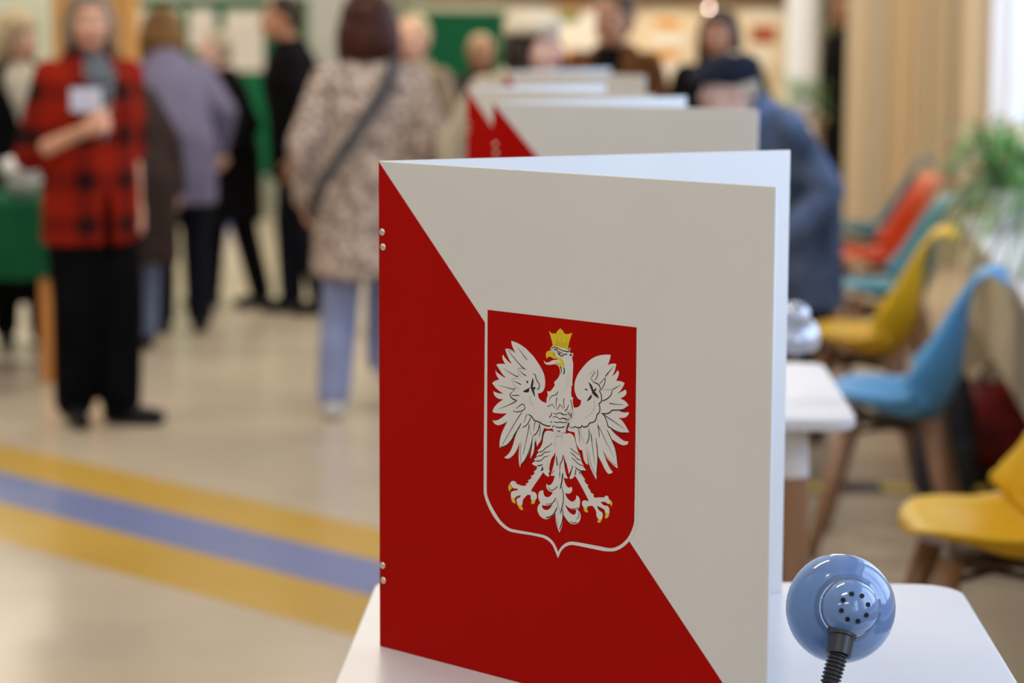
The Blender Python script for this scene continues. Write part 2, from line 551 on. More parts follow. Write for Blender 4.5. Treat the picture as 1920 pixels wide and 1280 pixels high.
EMBLEM = {
 'outer': '1809,4335 4180,4339 4177,2167 4150,2070 4083,1957 3975,1858 3866,1799 3784,1780 3688,1769 3508,1769 3228,1767 3144,1747 3073,1704 3030,1655 2990,1577 2951,1643 2901,1716 2830,1759 2744,1779 2570,1781 2262,1771 2158,1789 2054,1837 1950,1921 1869,2019 1817,2110 1795,2195',
 'inner': '1850,4334 4142,4337 4139,2193 4110,2085 4043,1972 3948,1886 3853,1835 3771,1816 3647,1815 3228,1807 3129,1782 3058,1734 3023,1697 2993,1650 2961,1704 2916,1756 2844,1796 2758,1813 2570,1813 2262,1807 2173,1827 2070,1883 1981,1969 1899,2067 1855,2148 1845,2212',
 'white': ['2235,4008 2306,3998 2386,3976 2465,3943 2535,3898 2590,3862 2645,3810 2692,3762 2730,3714 2758,3665 2771,3615 2774,3577 2770,3536 2753,3494 2722,3462 2690,3450 2667,3448 2665,3422 2674,3394 2698,3373 2729,3359 2784,3348 2854,3332 2907,3177 2892,3066 2860,3059 2806,3050 2767,3057 2751,3038 2747,2992 2735,2950 2707,2894 2672,2861 2660,2828 2648,2847 2629,2920 2621,2855 2613,2785 2593,2730 2545,2672 2561,2755 2577,2844 2582,2886 2537,2752 2489,2677 2441,2618 2401,2584 2383,2549 2370,2598 2362,2673 2367,2761 2379,2850 2347,2776 2306,2713 2258,2666 2218,2638 2193,2629 2153,2627 2129,2634 2161,2654 2202,2689 2242,2740 2275,2809 2303,2894 2324,2937 2267,2866 2195,2799 2138,2766 2081,2757 2059,2733 2053,2783 2066,2855 2099,2935 2140,3004 2180,3067 2132,3039 2083,3016 2026,3000 1978,3010 1950,3030 1939,3048 1970,3047 2027,3062 2092,3099 2141,3133 2173,3157 2092,3146 2011,3140 1963,3140 1937,3149 1955,3190 1996,3235 2053,3279 2114,3312 2053,3312 2005,3321 1964,3349 1947,3392 1981,3383 2037,3377 2110,3381 2046,3405 1997,3429 1957,3460 1930,3484 1965,3508 2006,3527 2047,3536 2006,3574 1987,3613 1981,3645 2007,3618 2055,3597 2111,3576 2153,3571 2096,3606 2047,3654 1995,3709 2048,3723 2141,3729 2113,3760 2095,3799 2100,3837 2137,3800 2193,3762 2249,3738 2201,3791 2162,3852 2138,3905 2186,3911 2242,3903 2302,3876 2266,3925 2242,3969',
  '3216,3341 3262,3350 3300,3368 3324,3399 3328,3442 3292,3447 3262,3472 3239,3510 3225,3559 3228,3617 3247,3675 3277,3729 3323,3785 3376,3841 3444,3898 3519,3944 3601,3974 3676,3989 3765,3998 3758,3955 3743,3915 3719,3876 3780,3899 3850,3905 3839,3857 3821,3810 3787,3757 3832,3789 3861,3820 3872,3838 3889,3817 3887,3789 3872,3754 3850,3715 3906,3718 3942,3713 3976,3703 3957,3667 3921,3619 3865,3568 3921,3597 3965,3618 3990,3633 4004,3605 3994,3576 3965,3551 3910,3524 3965,3512 4002,3493 4035,3462 4009,3433 3965,3406 3899,3387 3943,3375 3994,3377 4042,3386 4035,3357 4009,3332 3965,3313 3891,3306 3943,3280 3995,3230 4050,3164 4002,3149 3929,3147 3847,3157 3766,3184 3795,3151 3862,3108 3936,3072 3980,3057 4039,3058 4032,3032 4002,3015 3958,3007 3899,3017 3840,3038 3792,3055 3828,2997 3857,2922 3876,2845 3884,2773 3886,2736 3835,2756 3776,2793 3716,2837 3660,2918 3694,2846 3731,2777 3769,2725 3817,2683 3761,2657 3728,2669 3686,2714 3641,2777 3590,2844 3589,2765 3581,2679 3568,2566 3521,2626 3476,2694 3446,2770 3431,2848 3423,2904 3427,2830 3434,2774 3446,2719 3408,2731 3377,2773 3362,2828 3351,2878 3324,2868 3294,2894 3263,2937 3248,2992 3233,3064 3202,3064 3149,3066 3118,3080 3095,3095 3108,3245 3170,3320',
  '2852,3961 2854,3981 2868,3997 2887,4013 3003,4026 3072,4005 3118,3992 3137,3994 3148,4021 3160,4002 3152,3976 3152,3960 3179,3958 3196,3963 3205,3941 3195,3920 3185,3911 3194,3880 3203,3836 3201,3767 3195,3676 3192,3613 3199,3596 3182,3592 3178,3538 3178,3481 3193,3454 3216,3452 3199,3434 3208,3381 3216,3341 3223,3257 3177,3184 3158,3142 3108,3096 3096,3037 3095,3026 3087,2990 2938,2973 2915,3028 2899,3055 2892,3077 2876,3116 2838,3181 2807,3281 2795,3349 2799,3395 2815,3443 2804,3488 2819,3484 2854,3490 2893,3526 2924,3569 2913,3602 2955,3635 2986,3672 3000,3702 3002,3741 2994,3768 2971,3795 2940,3803 2925,3813 2964,3863 2910,3938 2871,3951',
  '2930,3030 3093,3048 3087,2990 3083,2818 3067,2784 3071,2724 3086,2634 3109,2562 3136,2522 3099,2519 3072,2527 3083,2488 3106,2445 3137,2420 3168,2421 3191,2435 3203,2417 3199,2382 3168,2355 3129,2347 3095,2351 3114,2313 3152,2278 3198,2264 3237,2277 3264,2310 3264,2344 3298,2337 3321,2306 3325,2261 3313,2213 3283,2183 3313,2167 3336,2136 3332,2083 3305,2039 3252,2012 3198,2007 3144,2028 3098,2068 3067,2099 3063,2011 3043,1939 3011,1879 2981,1930 2958,1991 2950,2042 2951,2100 2919,2067 2872,2031 2818,2006 2763,2004 2716,2021 2676,2062 2665,2107 2681,2150 2712,2181 2685,2215 2676,2255 2685,2297 2717,2324 2756,2332 2760,2295 2779,2269 2819,2262 2858,2276 2889,2306 2905,2340 2866,2332 2827,2345 2803,2376 2804,2417 2827,2403 2866,2411 2897,2441 2921,2484 2933,2526 2905,2522 2870,2517 2906,2623 2929,2707 2941,2778 2922,2914',
  '2946,3035 2907,3030 2876,3035 2821,3032 2782,3016 2759,2981 2747,2934 2735,2874 2703,2819 2660,2780 2679,2766 2640,2718 2660,2715 2604,2670 2628,2661 2572,2617 2608,2604 2655,2595 2647,2562 2600,2527 2619,2521 2599,2492 2552,2471 2572,2465 2552,2436 2504,2415 2528,2410 2512,2387 2468,2370 2504,2361 2448,2342 2400,2342 2328,2353 2316,2372 2276,2377 2240,2362 2228,2334 2264,2300 2296,2290 2352,2297 2344,2278 2288,2262 2251,2246 2239,2209 2247,2168 2303,2179 2331,2203 2399,2227 2383,2198 2343,2181 2331,2150 2351,2100 2399,2095 2423,2121 2431,2164 2439,2182 2503,2244 2559,2248 2558,2210 2578,2189 2626,2199 2653,2229 2650,2269 2622,2292 2567,2293 2571,2317 2615,2375 2686,2460 2749,2538 2757,2541 2780,2521 2812,2504 2847,2506 2835,2551 2855,2556 2847,2599 2859,2664 2883,2724 2929,2779 2953,2917',
  '3057,3021 3087,3025 3141,3042 3187,3039 3225,3012 3244,2969 3263,2914 3286,2859 3328,2807 3317,2800 3343,2760 3339,2748 3374,2704 3366,2692 3415,2652 3324,2626 3339,2603 3370,2572 3400,2543 3389,2530 3415,2502 3449,2489 3438,2473 3461,2445 3487,2428 3479,2413 3536,2392 3525,2376 3551,2357 3596,2368 3694,2381 3701,2397 3731,2406 3754,2395 3758,2376 3784,2362 3769,2320 3739,2316 3709,2332 3634,2322 3672,2296 3702,2289 3739,2291 3769,2269 3769,2212 3709,2204 3694,2242 3642,2258 3581,2272 3611,2225 3657,2208 3672,2176 3657,2123 3600,2121 3574,2163 3574,2197 3544,2239 3510,2263 3476,2252 3438,2244 3434,2221 3381,2219 3358,2254 3362,2288 3392,2307 3438,2304 3457,2307 3438,2339 3369,2427 3293,2520 3248,2566 3240,2561 3201,2528 3159,2522 3179,2571 3194,2613 3171,2593 3148,2576 3136,2623 3117,2678 3087,2738 3067,2787',
  '2750,3834 2770,3816 2801,3813 2840,3825 2886,3847 2941,3858 2987,3848 3014,3827 2979,3835 2948,3830 2910,3806 2848,3792 2793,3789 2762,3804'],
 'red': ['2736,2158 2803,2161 2857,2174 2900,2195 2881,2160 2842,2123 2802,2110 2763,2115 2740,2135',
  '3091,2217 3137,2195 3191,2179 3267,2178 3263,2143 3237,2119 3198,2122 3144,2150'],
 'yellow': ['2826,4181 2857,4161 2888,4153 2918,4158 2934,4151 2949,4175 2965,4196 2988,4209 3002,4228 3015,4212 3042,4203 3057,4178 3076,4163 3072,4171 3107,4165 3135,4173 3188,4190 3156,4118 3134,4054 3123,3995 3003,4003 2933,4005 2891,4007 2879,4055 2856,4110',
  '2879,3955 2840,3954 2801,3939 2782,3909 2786,3880 2801,3853 2809,3871 2832,3882 2863,3882 2902,3868 2948,3873 2987,3865 3018,3839 3018,3828 2987,3830 2948,3827 2913,3801 2948,3801 2994,3797 3048,3782 3064,3804 3060,3837 3033,3875 2987,3893 2925,3910 2902,3937',
  '2224,2339 2201,2304 2203,2269 2223,2241 2235,2270 2264,2292 2240,2309',
  '2243,2174 2255,2140 2275,2122 2319,2116 2311,2142 2303,2176',
  '2355,2101 2379,2068 2410,2055 2442,2061 2427,2087 2411,2108',
  '2574,2192 2562,2158 2582,2149 2614,2154 2634,2194 2630,2202',
  '3769,2352 3784,2362 3806,2348 3811,2320 3795,2290 3784,2317 3769,2320',
  '3713,2202 3769,2212 3758,2171 3735,2151 3705,2144',
  '3604,2121 3653,2122 3645,2096 3623,2083 3581,2087 3600,2101',
  '3381,2216 3434,2221 3438,2201 3454,2181 3419,2173 3388,2189'],
 'black': ['2581,3618 2593,3576 2585,3529 2577,3508 2628,3512 2620,3489 2600,3484 2619,3403 2608,3401 2572,3453 2545,3502 2561,3567',
  '2533,3498 2517,3441 2470,3432 2422,3443 2462,3462',
  '2469,3570 2510,3568 2502,3535',
  '3436,3660 3481,3636 3504,3605 3515,3575 3560,3608 3553,3573 3530,3565 3579,3528 3598,3487 3541,3507 3496,3536 3493,3553 3466,3601',
  '3485,3527 3489,3490 3466,3460 3413,3437 3444,3480',
  '3368,3571 3417,3579 3429,3552 3398,3563',
  '2742,2614 2757,2570 2710,2547'],
 'lines': ['1.7 12.2 2330,3948 2409,3880 2492,3810',
  '4.5 14.5 2178,3894 2234,3853 2337,3775 2416,3719 2463,3700',
  '3.3 3.3 2178,3894 2226,3895 2290,3881',
  '2.2 14.5 2120,3676 2208,3641 2304,3609 2352,3605',
  '3.3 14.5 2368,3685 2415,3649 2479,3624',
  '3.3 3.3 2495,3692 2432,3706 2352,3698 2344,3677 2368,3627 2407,3602',
  '12.2 12.2 2585,3663 2617,3652 2632,3619 2644,3591 2675,3565 2684,3539 2671,3497 2643,3495',
  '10.0 10.0 2871,3957 2879,3986 2918,3998 2980,3989 3041,3972 3118,3974',
  '13.4 11.1 2902,3960 2926,3976 2956,3973 2964,3942 3002,3917 3033,3909 3056,3928 3118,3939',
  '25.6 25.6 2987,3936 3006,3935',
  '7.8 7.8 2964,3965 3018,3947 3056,3939',
  '18.9 5.6 3002,3792 3025,3754 3017,3702',
  '15.6 15.6 3060,3786 3071,3747 3060,3701',
  '14.5 4.5 3152,3996 3133,3971 3087,3967 3041,3974',
  '18.9 18.9 3148,3936 3190,3938',
  '7.8 7.8 3072,3934 3110,3941',
  '13.4 13.4 3466,3703 3500,3683 3519,3663 3571,3654 3609,3627 3616,3594 3609,3567 3631,3539 3639,3489 3631,3454 3601,3429 3613,3390 3609,3339 3571,3301 3560,3255 3526,3217 3466,3196 3428,3155 3375,3140 3345,3151 3330,3132 3284,3122 3238,3128 3200,3109 3146,3123',
  '7.8 7.8 3481,3710 3512,3752 3542,3783',
  '10.0 7.8 3579,3815 3575,3758 3564,3723 3534,3687',
  '2.2 2.2 3542,3809 3481,3772 3436,3722',
  '3.3 15.6 3810,3871 3750,3809 3691,3747',
  '7.8 7.8 3601,3648 3646,3692 3691,3736',
  '10.0 10.0 3691,3736 3687,3685 3661,3632 3631,3584',
  '3.3 11.1 3920,3678 3862,3646 3795,3609',
  '3.3 3.3 3669,3599 3795,3609',
  '12.2 12.2 3795,3606 3780,3554 3736,3510 3691,3483 3646,3467',
  '13.4 3.3 3751,3453 3825,3452 3965,3459',
  '13.4 13.4 3631,3330 3691,3328 3751,3343 3803,3380 3884,3391 3965,3408 4024,3451',
  '14.5 4.5 3646,3326 3721,3295 3825,3256 3987,3190',
  '12.2 12.2 3676,3307 3714,3255 3740,3190 3758,3181',
  '16.7 8.9 3751,3191 3825,3160 3921,3143 4039,3156',
  '12.2 8.9 3721,3154 3773,3081 3825,2997 3835,2987 3869,2889 3884,2773',
  '8.9 3.3 3571,3205 3646,3112 3721,2996 3753,2966 3828,2851',
  '13.4 7.8 3586,3184 3601,3129 3610,3045',
  '11.1 11.1 3447,3134 3458,3067 3443,2997 3413,2948',
  '2.8 2.8 3322,3109 3330,3041 3383,2962',
  '11.1 4.5 3295,3111 3307,3039 3314,2954',
  '13.4 3.3 3481,3087 3496,3004 3499,2981 3521,2859 3544,2725',
  '12.2 12.2 3559,3039 3581,2900 3589,2793 3581,2679 3570,2615',
  '4.5 4.5 3446,2884 3491,2724 3559,2619',
  '4.5 4.5 3664,2904 3746,2829 3821,2782 3880,2767',
  '8.9 8.9 3168,2877 3217,2851 3263,2834 3324,2807',
  '8.9 8.9 3171,2828 3240,2796 3278,2767 3343,2755',
  '8.9 8.9 3187,2767 3248,2740 3294,2711 3374,2698',
  '12.2 12.2 3248,2671 3293,2643 3339,2637 3415,2646',
  '11.1 11.1 3209,2684 3194,2630 3163,2586',
  '12.2 12.2 3259,2644 3255,2603 3240,2573',
  '16.7 11.1 3309,2622 3324,2595',
  '13.4 18.9 2955,2756 2967,2688 2974,2649',
  '13.4 10.0 3060,2786 3048,2721 3017,2666 3013,2602',
  '7.8 7.8 3009,2601 3013,2521',
  '13.4 13.4 3055,2578 3047,2497 3028,2419',
  '14.5 14.5 2508,3185 2563,3168 2610,3127 2681,3117 2744,3095 2829,3085 2868,3098',
  '11.1 4.5 2413,3204 2333,3102 2252,2994 2171,2879 2090,2769',
  '11.1 13.4 2396,3068 2364,3012 2267,2890',
  '10.0 4.5 2492,3189 2468,3134 2444,3079',
  '11.1 11.1 2555,3161 2523,3100 2476,3048 2420,3021',
  '12.2 3.3 2527,3077 2515,3000 2491,2910 2442,2741 2434,2711',
  '11.1 3.3 2622,3116 2606,3051 2594,3003',
  '12.2 12.2 2689,3107 2681,3048 2649,2986 2594,2945',
  '12.2 4.5 2697,3078 2704,3021 2680,2932',
  '3.3 3.3 2531,3077 2547,2992 2582,2938',
  '12.2 12.2 2751,3027 2743,2939',
  '13.4 13.4 2586,2944 2562,2837 2514,2726 2458,2638 2409,2591 2397,2572',
  '5.6 5.6 2403,2841 2386,2734 2402,2607',
  '22.3 7.8 2625,2879 2621,2809 2601,2737 2561,2685',
  '14.5 14.5 2364,3024 2300,2917 2203,2806 2130,2762 2073,2747',
  '11.1 11.1 2743,3009 2727,2920 2696,2870',
  '5.6 11.1 2891,2904 2852,2865 2789,2829 2734,2782 2672,2768',
  '5.6 11.1 2867,2809 2828,2784 2781,2779 2719,2733 2656,2717',
  '5.6 11.1 2844,2743 2773,2723 2718,2675 2624,2655',
  '12.2 12.2 2742,2632 2710,2616 2655,2604',
  '5.6 5.6 2921,2590 2890,2540',
  '2.2 13.4 2038,3471 2151,3459 2263,3450 2303,3460',
  '3.3 13.4 2264,3546 2335,3533 2399,3516',
  '2.8 2.8 2367,3591 2256,3566 2263,3520 2303,3477 2367,3467',
  '12.2 7.8 2374,3389 2238,3375',
  '3.3 18.9 2303,3448 2239,3401 2218,3370 2262,3339 2334,3321',
  '13.4 3.3 2326,3317 2214,3264 2036,3192',
  '10.0 10.0 2318,3229 2421,3295 2461,3250 2413,3216 2341,3193 2265,3197',
  '11.1 5.6 2978,3503 2947,3462 2870,3432 2838,3377',
  '11.1 5.6 2962,3435 2947,3376 2951,3319',
  '8.9 5.6 2807,3310 2854,3326 2885,3347',
  '11.1 5.6 3067,3429 3063,3383 3078,3322',
  '8.9 5.6 3001,3359 2985,3317 2954,3285',
  '7.8 7.8 3009,3360 3062,3309',
  '6.7 6.7 2885,3353 2931,3300',
  '8.9 8.9 3116,3320 3078,3282',
  '8.9 8.9 2908,3246 2954,3240 3008,3260 3070,3246 3116,3257',
  '8.9 8.9 2892,3192 2946,3210 3000,3190 3062,3205 3116,3203',
  '8.9 8.9 2907,3148 2962,3143 3008,3156 3062,3154 3116,3166',
  '10.0 10.0 2923,3098 2977,3087 3039,3097 3085,3113',
  '7.8 7.8 2961,3042 3015,3054',
  '11.1 11.1 2884,3249 2869,3213 2838,3187',
  '10.0 10.0 2884,3151 2861,3126',
  '13.4 13.4 2911,3103 2892,3077',
  '8.9 5.6 3070,3432 3063,3383 3082,3322',
  '11.1 8.9 3166,3428 3189,3379 3197,3312',
  '10.0 10.0 3124,3287 3170,3240',
  '12.2 12.2 3185,3282 3177,3218',
  '8.9 5.6 3139,3368 3116,3314 3078,3282',
  '10.0 6.7 3024,3250 3070,3244 3120,3255',
  '10.0 6.7 3039,3194 3062,3203 3108,3193 3162,3208',
  '10.0 6.7 3008,3154 3062,3154 3124,3166',
  '10.0 6.7 2992,3092 3046,3095 3089,3114',
  '22.3 18.9 3147,3163 3131,3122 3108,3073',
  '10.0 6.7 2992,3043 3015,3054',
  '5.6 10.0 2823,2388 2858,2354 2920,2363 2983,2414',
  '11.1 7.8 2959,2278 2920,2223 2873,2191 2795,2178',
  '14.5 14.5 2974,2167 2935,2098 2873,2043 2794,2020',
  '12.2 16.7 3064,2560 3037,2441 3021,2387',
  '10.0 13.4 3045,2414 3068,2336 3067,2243 3044,2159 3024,2099',
  '4.5 4.5 2978,2260 2982,2197 3021,2121',
  '11.1 14.5 3059,2161 3067,2087 3051,1998 3012,1911',
  '4.5 4.5 2962,2044 2989,1943',
  '7.8 7.8 3198,2189 3252,2187 3306,2212',
  '8.9 5.6 3302,2160 3313,2115 3275,2070',
  '6.7 11.1 3175,2036 3221,2022 3282,2036',
  '7.8 4.5 3006,2570 3014,2502'],
 'ochre': ['4.5 4.5 2895,4027 2980,4024 3118,4019',
  '4.5 4.5 2941,4054 2972,4057 2968,4040 2937,4040 2941,4054',
  '4.5 4.5 2987,4053 3041,4052 3037,4037 2987,4039 2987,4053',
  '4.5 4.5 3060,4051 3110,4049 3106,4035 3060,4037 3060,4051',
  '4.5 4.5 2910,4069 2926,4064 2980,4069 2964,4091 2980,4149',
  '4.5 4.5 3018,4067 3034,4125 3003,4174',
  '4.5 4.5 3049,4064 3095,4062 3118,4087 3080,4152',
  '5.6 5.6 2879,3923 2910,3909 2894,3879'],
 'grey': ['22.3 13.4 2533,3408 2540,3345 2595,3282',
  '16.7 11.1 3526,3460 3534,3404 3511,3345 3451,3282 3360,3238',
  '7.8 16.7 2812,2704 2828,2613 2835,2568',
  '7.8 5.6 3046,3009 3046,2882',
  '6.7 3.3 3109,3694 3071,3605',
  '7.8 4.5 3132,3738 3117,3623 3055,3502',
  '11.1 5.6 3415,2926 3408,2800',
  '7.8 5.6 3159,3854 3167,3713 3140,3568'],
}



def pts2(s):
    return [tuple(float(v) * 1e-4 for v in q.split(',')) for q in s.split()]


def smooth2(p, closed=True, n=3):
    """light corner-keeping smoothing: only where the turn is gentle"""
    N = len(p)
    out = []
    for i in range(N):
        a, b, c, d = (Vector(p[(i + k) % N]) for k in (-1, 0, 1, 2))
        out.append(tuple(b))
        if not closed and i == N - 1:
            break

        def turn(u, v, w_):
            e, f = (v - u), (w_ - v)
            return abs(e.angle_signed(f, 0)) if e.length and f.length else 0
        tb, tc_ = turn(a, b, c), turn(b, c, d)
        ma = (c - a) / 2 if tb < 0.9 else (c - b)
        mb = (d - b) / 2 if tc_ < 0.9 else (c - b)
        L_ = (c - b).length
        for m_ in (ma, mb):
            if m_.length > L_:
                m_ *= L_ / m_.length
        for k in range(1, n):
            t = k / n
            h = (2 * t ** 3 - 3 * t * t + 1) * b + (t ** 3 - 2 * t * t + t) * ma + (-2 * t ** 3 + 3 * t * t) * c + (t ** 3 - t * t) * mb
            out.append(tuple(h))
    return out


def fill_mesh(name, polys, y, material):
    """flat printed shapes: polys of (u, v) laid on the panel at depth y"""
    V, F = [], []
    for k, p in enumerate(polys):
        base = len(V)
        yy = y - k * 2e-7
        V += [(u, yy, v) for (u, v) in p]
        for tri in geometry.tessellate_polygon([[Vector((u, v, 0)) for (u, v) in p]]):
            F.append(tuple(base + i for i in tri))
    me = bpy.data.meshes.new(name)
    me.from_pydata(V, [], F)
    bm = bmesh.new()
    bm.from_mesh(me)
    for f in bm.faces:
        f.normal_update()
        if f.normal.y > 0:
            f.normal_flip()
    bm.to_mesh(me)
    bm.free()
    me.materials.append(material)
    return me


def ribbon(s):
    a, b, rest = s.split(' ', 2)
    a, b = float(a) * 1e-4, float(b) * 1e-4
    p = [Vector((q[0], q[1], 0)) for q in pts2(rest)]
    q = catmull(p, 5) if len(p) > 2 else [p[0].lerp(p[1], t / 4) for t in range(5)]
    n = len(q)
    L_, R_ = [], []
    for i, c in enumerate(q):
        d = (q[min(i + 1, n - 1)] - q[max(i - 1, 0)]).normalized()
        nrm = Vector((-d.y, d.x, 0))
        t = i / (n - 1)
        w_ = (a + (b - a) * t) * 0.5 * min(1, 0.45 + 4 * min(t, 1 - t))
        L_.append(tuple((c + nrm * w_)[:2])); R_.append(tuple((c - nrm * w_)[:2]))
    return L_, R_


def ribbon_mesh(name, items, y, material):
    V, F = [], []
    for k, s in enumerate(items):
        L_, R_ = ribbon(s)
        yy = y - k * 2e-7
        for l, r in zip(L_, R_):
            V += [(l[0], yy, l[1]), (r[0], yy, r[1])]
        b = len(V) - 2 * len(L_)
        for i in range(len(L_) - 1):
            F.append((b + 2 * i, b + 2 * i + 1, b + 2 * i + 3, b + 2 * i + 2))
    me = bpy.data.meshes.new(name)
    me.from_pydata(V, [], F)
    me.materials.append(material)
    return me


E_ = EMBLEM
PRINT = [
    ('red_field', fill_mesh('red_field', [[(0.0004, PH_ - 0.0004), (0.0004, 0.0004), (PW_ - 0.0004, 0.0004)]], -0.00012, M_RED)),
    ('shield_border', fill_mesh('shield_border', [smooth2(pts2(E_['outer']))], -0.00022, M_PW2)),
    ('shield', fill_mesh('shield', [smooth2(pts2(E_['inner']))], -0.00032, M_RED)),
    ('eagle', fill_mesh('eagle', [smooth2(pts2(s)) for s in E_['white']], -0.00042, M_PW2)),
    ('crown_lines', ribbon_mesh('crown_lines', E_['ochre'], -0.00057, M_PO)),
    ('feather_lines', ribbon_mesh('feather_lines', E_['lines'], -0.00063, M_PK)),
]
PRINT += [('feather_shade', ribbon_mesh('feather_shade', [s], -0.00048, M_PG)) for s in E_['grey']]
PRINT += [('tail_gap', fill_mesh('tail_gap', [smooth2(pts2(s))], -0.00048, M_RED)) for s in E_['red']]
PRINT += [(('crown', 'beak')[i] if i < 2 else 'claw', fill_mesh('gilding', [smooth2(pts2(s))], -0.00052, M_PY)) for i, s in enumerate(E_['yellow'])]
PRINT += [('wing_mark', fill_mesh('wing_mark', [pts2(s)], -0.00058, M_PK)) for s in E_['black']]


def panel_mesh(w_, h_):
    bm = bmesh.new()
    box(bm, 0, w_, 0, 0.0042, 0, h_, bevel=0.0007, seg=1)
    me = bpy.data.meshes.new('panel')
    bmesh.ops.recalc_face_normals(bm, faces=bm.faces)
    bm.to_mesh(me)
    bm.free()
    me.materials.append(M_PANEL)
    return me


ME_PANEL = panel_mesh(PW_, PH_)
ME_NARROW = panel_mesh(0.47, PH_)
bm = bmesh.new()
lathe(bm, [(0.0046, 0), (0.0046, 0.0005), (0.0039, 0.0013), (0.0023, 0.0020), (0.0006, 0.0022)], 16, Matrix.Rotation(PI / 2, 4, 'X'))
ME_RIV = bpy.data.meshes.new('rivet'); bm.to_mesh(ME_RIV); bm.free()
ME_RIV.materials.append(M_RIV)
for p in ME_RIV.polygons:
    p.use_smooth = True


def booth(label, loc, a1, a2, mid=None, front=1.0, back=1.0):
    """screen standing on a table: front panel (printed side out) and back panel hinged at the left"""
    t = thing('voting_screen', label, 'voting screen', (*loc, TZ), 0, 'folding voting screens on the tables')

    def panel(name, ang, off, sx):
        p = obj(name, ME_PANEL, None, t)
        p.rotation_euler = (0, 0, ang)
        p.location = (*off, 0)
        p.scale = (sx, 1, 1)
        return p
    fp = panel('front_panel', a1, (0, 0), front)
    for nm, me in PRINT:
        q = obj(nm, me, None, fp)
        if nm.endswith('_lines'):
            q['kind'] = 'stuff'
    for (u, v) in ((.0066, .5124), (.0080, .4944), (.0060, .1025), (.0072, .0840)):
        r = obj('rivet', ME_RIV, None, fp)
        r.location = (u, -0.0001, v)
    if mid is None:
        off = (0.0030, 0.0018)
        panel('back_panel', a2, off, back)
    else:
        L_, am = mid
        sp = obj('side_panel', ME_PANEL, None, t)
        sp.rotation_euler = (0, 0, am)
        sp.scale = (L_ / PW_, 1, 1)
        sp.location = (0.001, 0.0046, 0)
        off = (math.cos(am) * L_, math.sin(am) * L_ + 0.006)
        panel('back_panel', a2, off, back)
    bm = bmesh.new()
    for z in (.50, .09):
        box(bm, 0.0002, 0.016, 0.0043, 0.0055, z - .022, z + .026)
    obj('hinge', bm, M_RIV, fp)
    return t


booth('sharp foreground voting screen with red and white print and the crowned white eagle', (-0.1614, 2.9722), -0.7674, 0.5101)
booth('blurred voting screen directly behind the foreground one', (-0.041, 5.02), -0.58, 0.80)
booth('third voting screen from the camera, its red corner showing at the left', (-0.112, 5.97), -0.78, 0.95)
booth('farthest voting screen, only its grey top edge showing', (-0.028, 7.80), -0.80, 0.95)

# ================================================================ GOOSENECK LAMPS
M_LAMP = mat('lamp_blue_enamel', (0.12, 0.215, 0.40), 0.09, spec=0.7, coat=0.8)
M_LAMPW = mat('lamp_silver_enamel', (0.50, 0.53, 0.60), 0.2, metal=0.35, coat=0.4)
M_BLK = mat('black_plastic', (0.018, 0.018, 0.018), 0.38)
M_HOLE = mat('vent_dark', (0.004, 0.004, 0.004), 0.9)
M_BULB = mat('bulb_glass', (0.85, 0.85, 0.8), 0.2)
M_NECKG = mat('neck_grey_plastic', (0.32, 0.33, 0.38), 0.4)


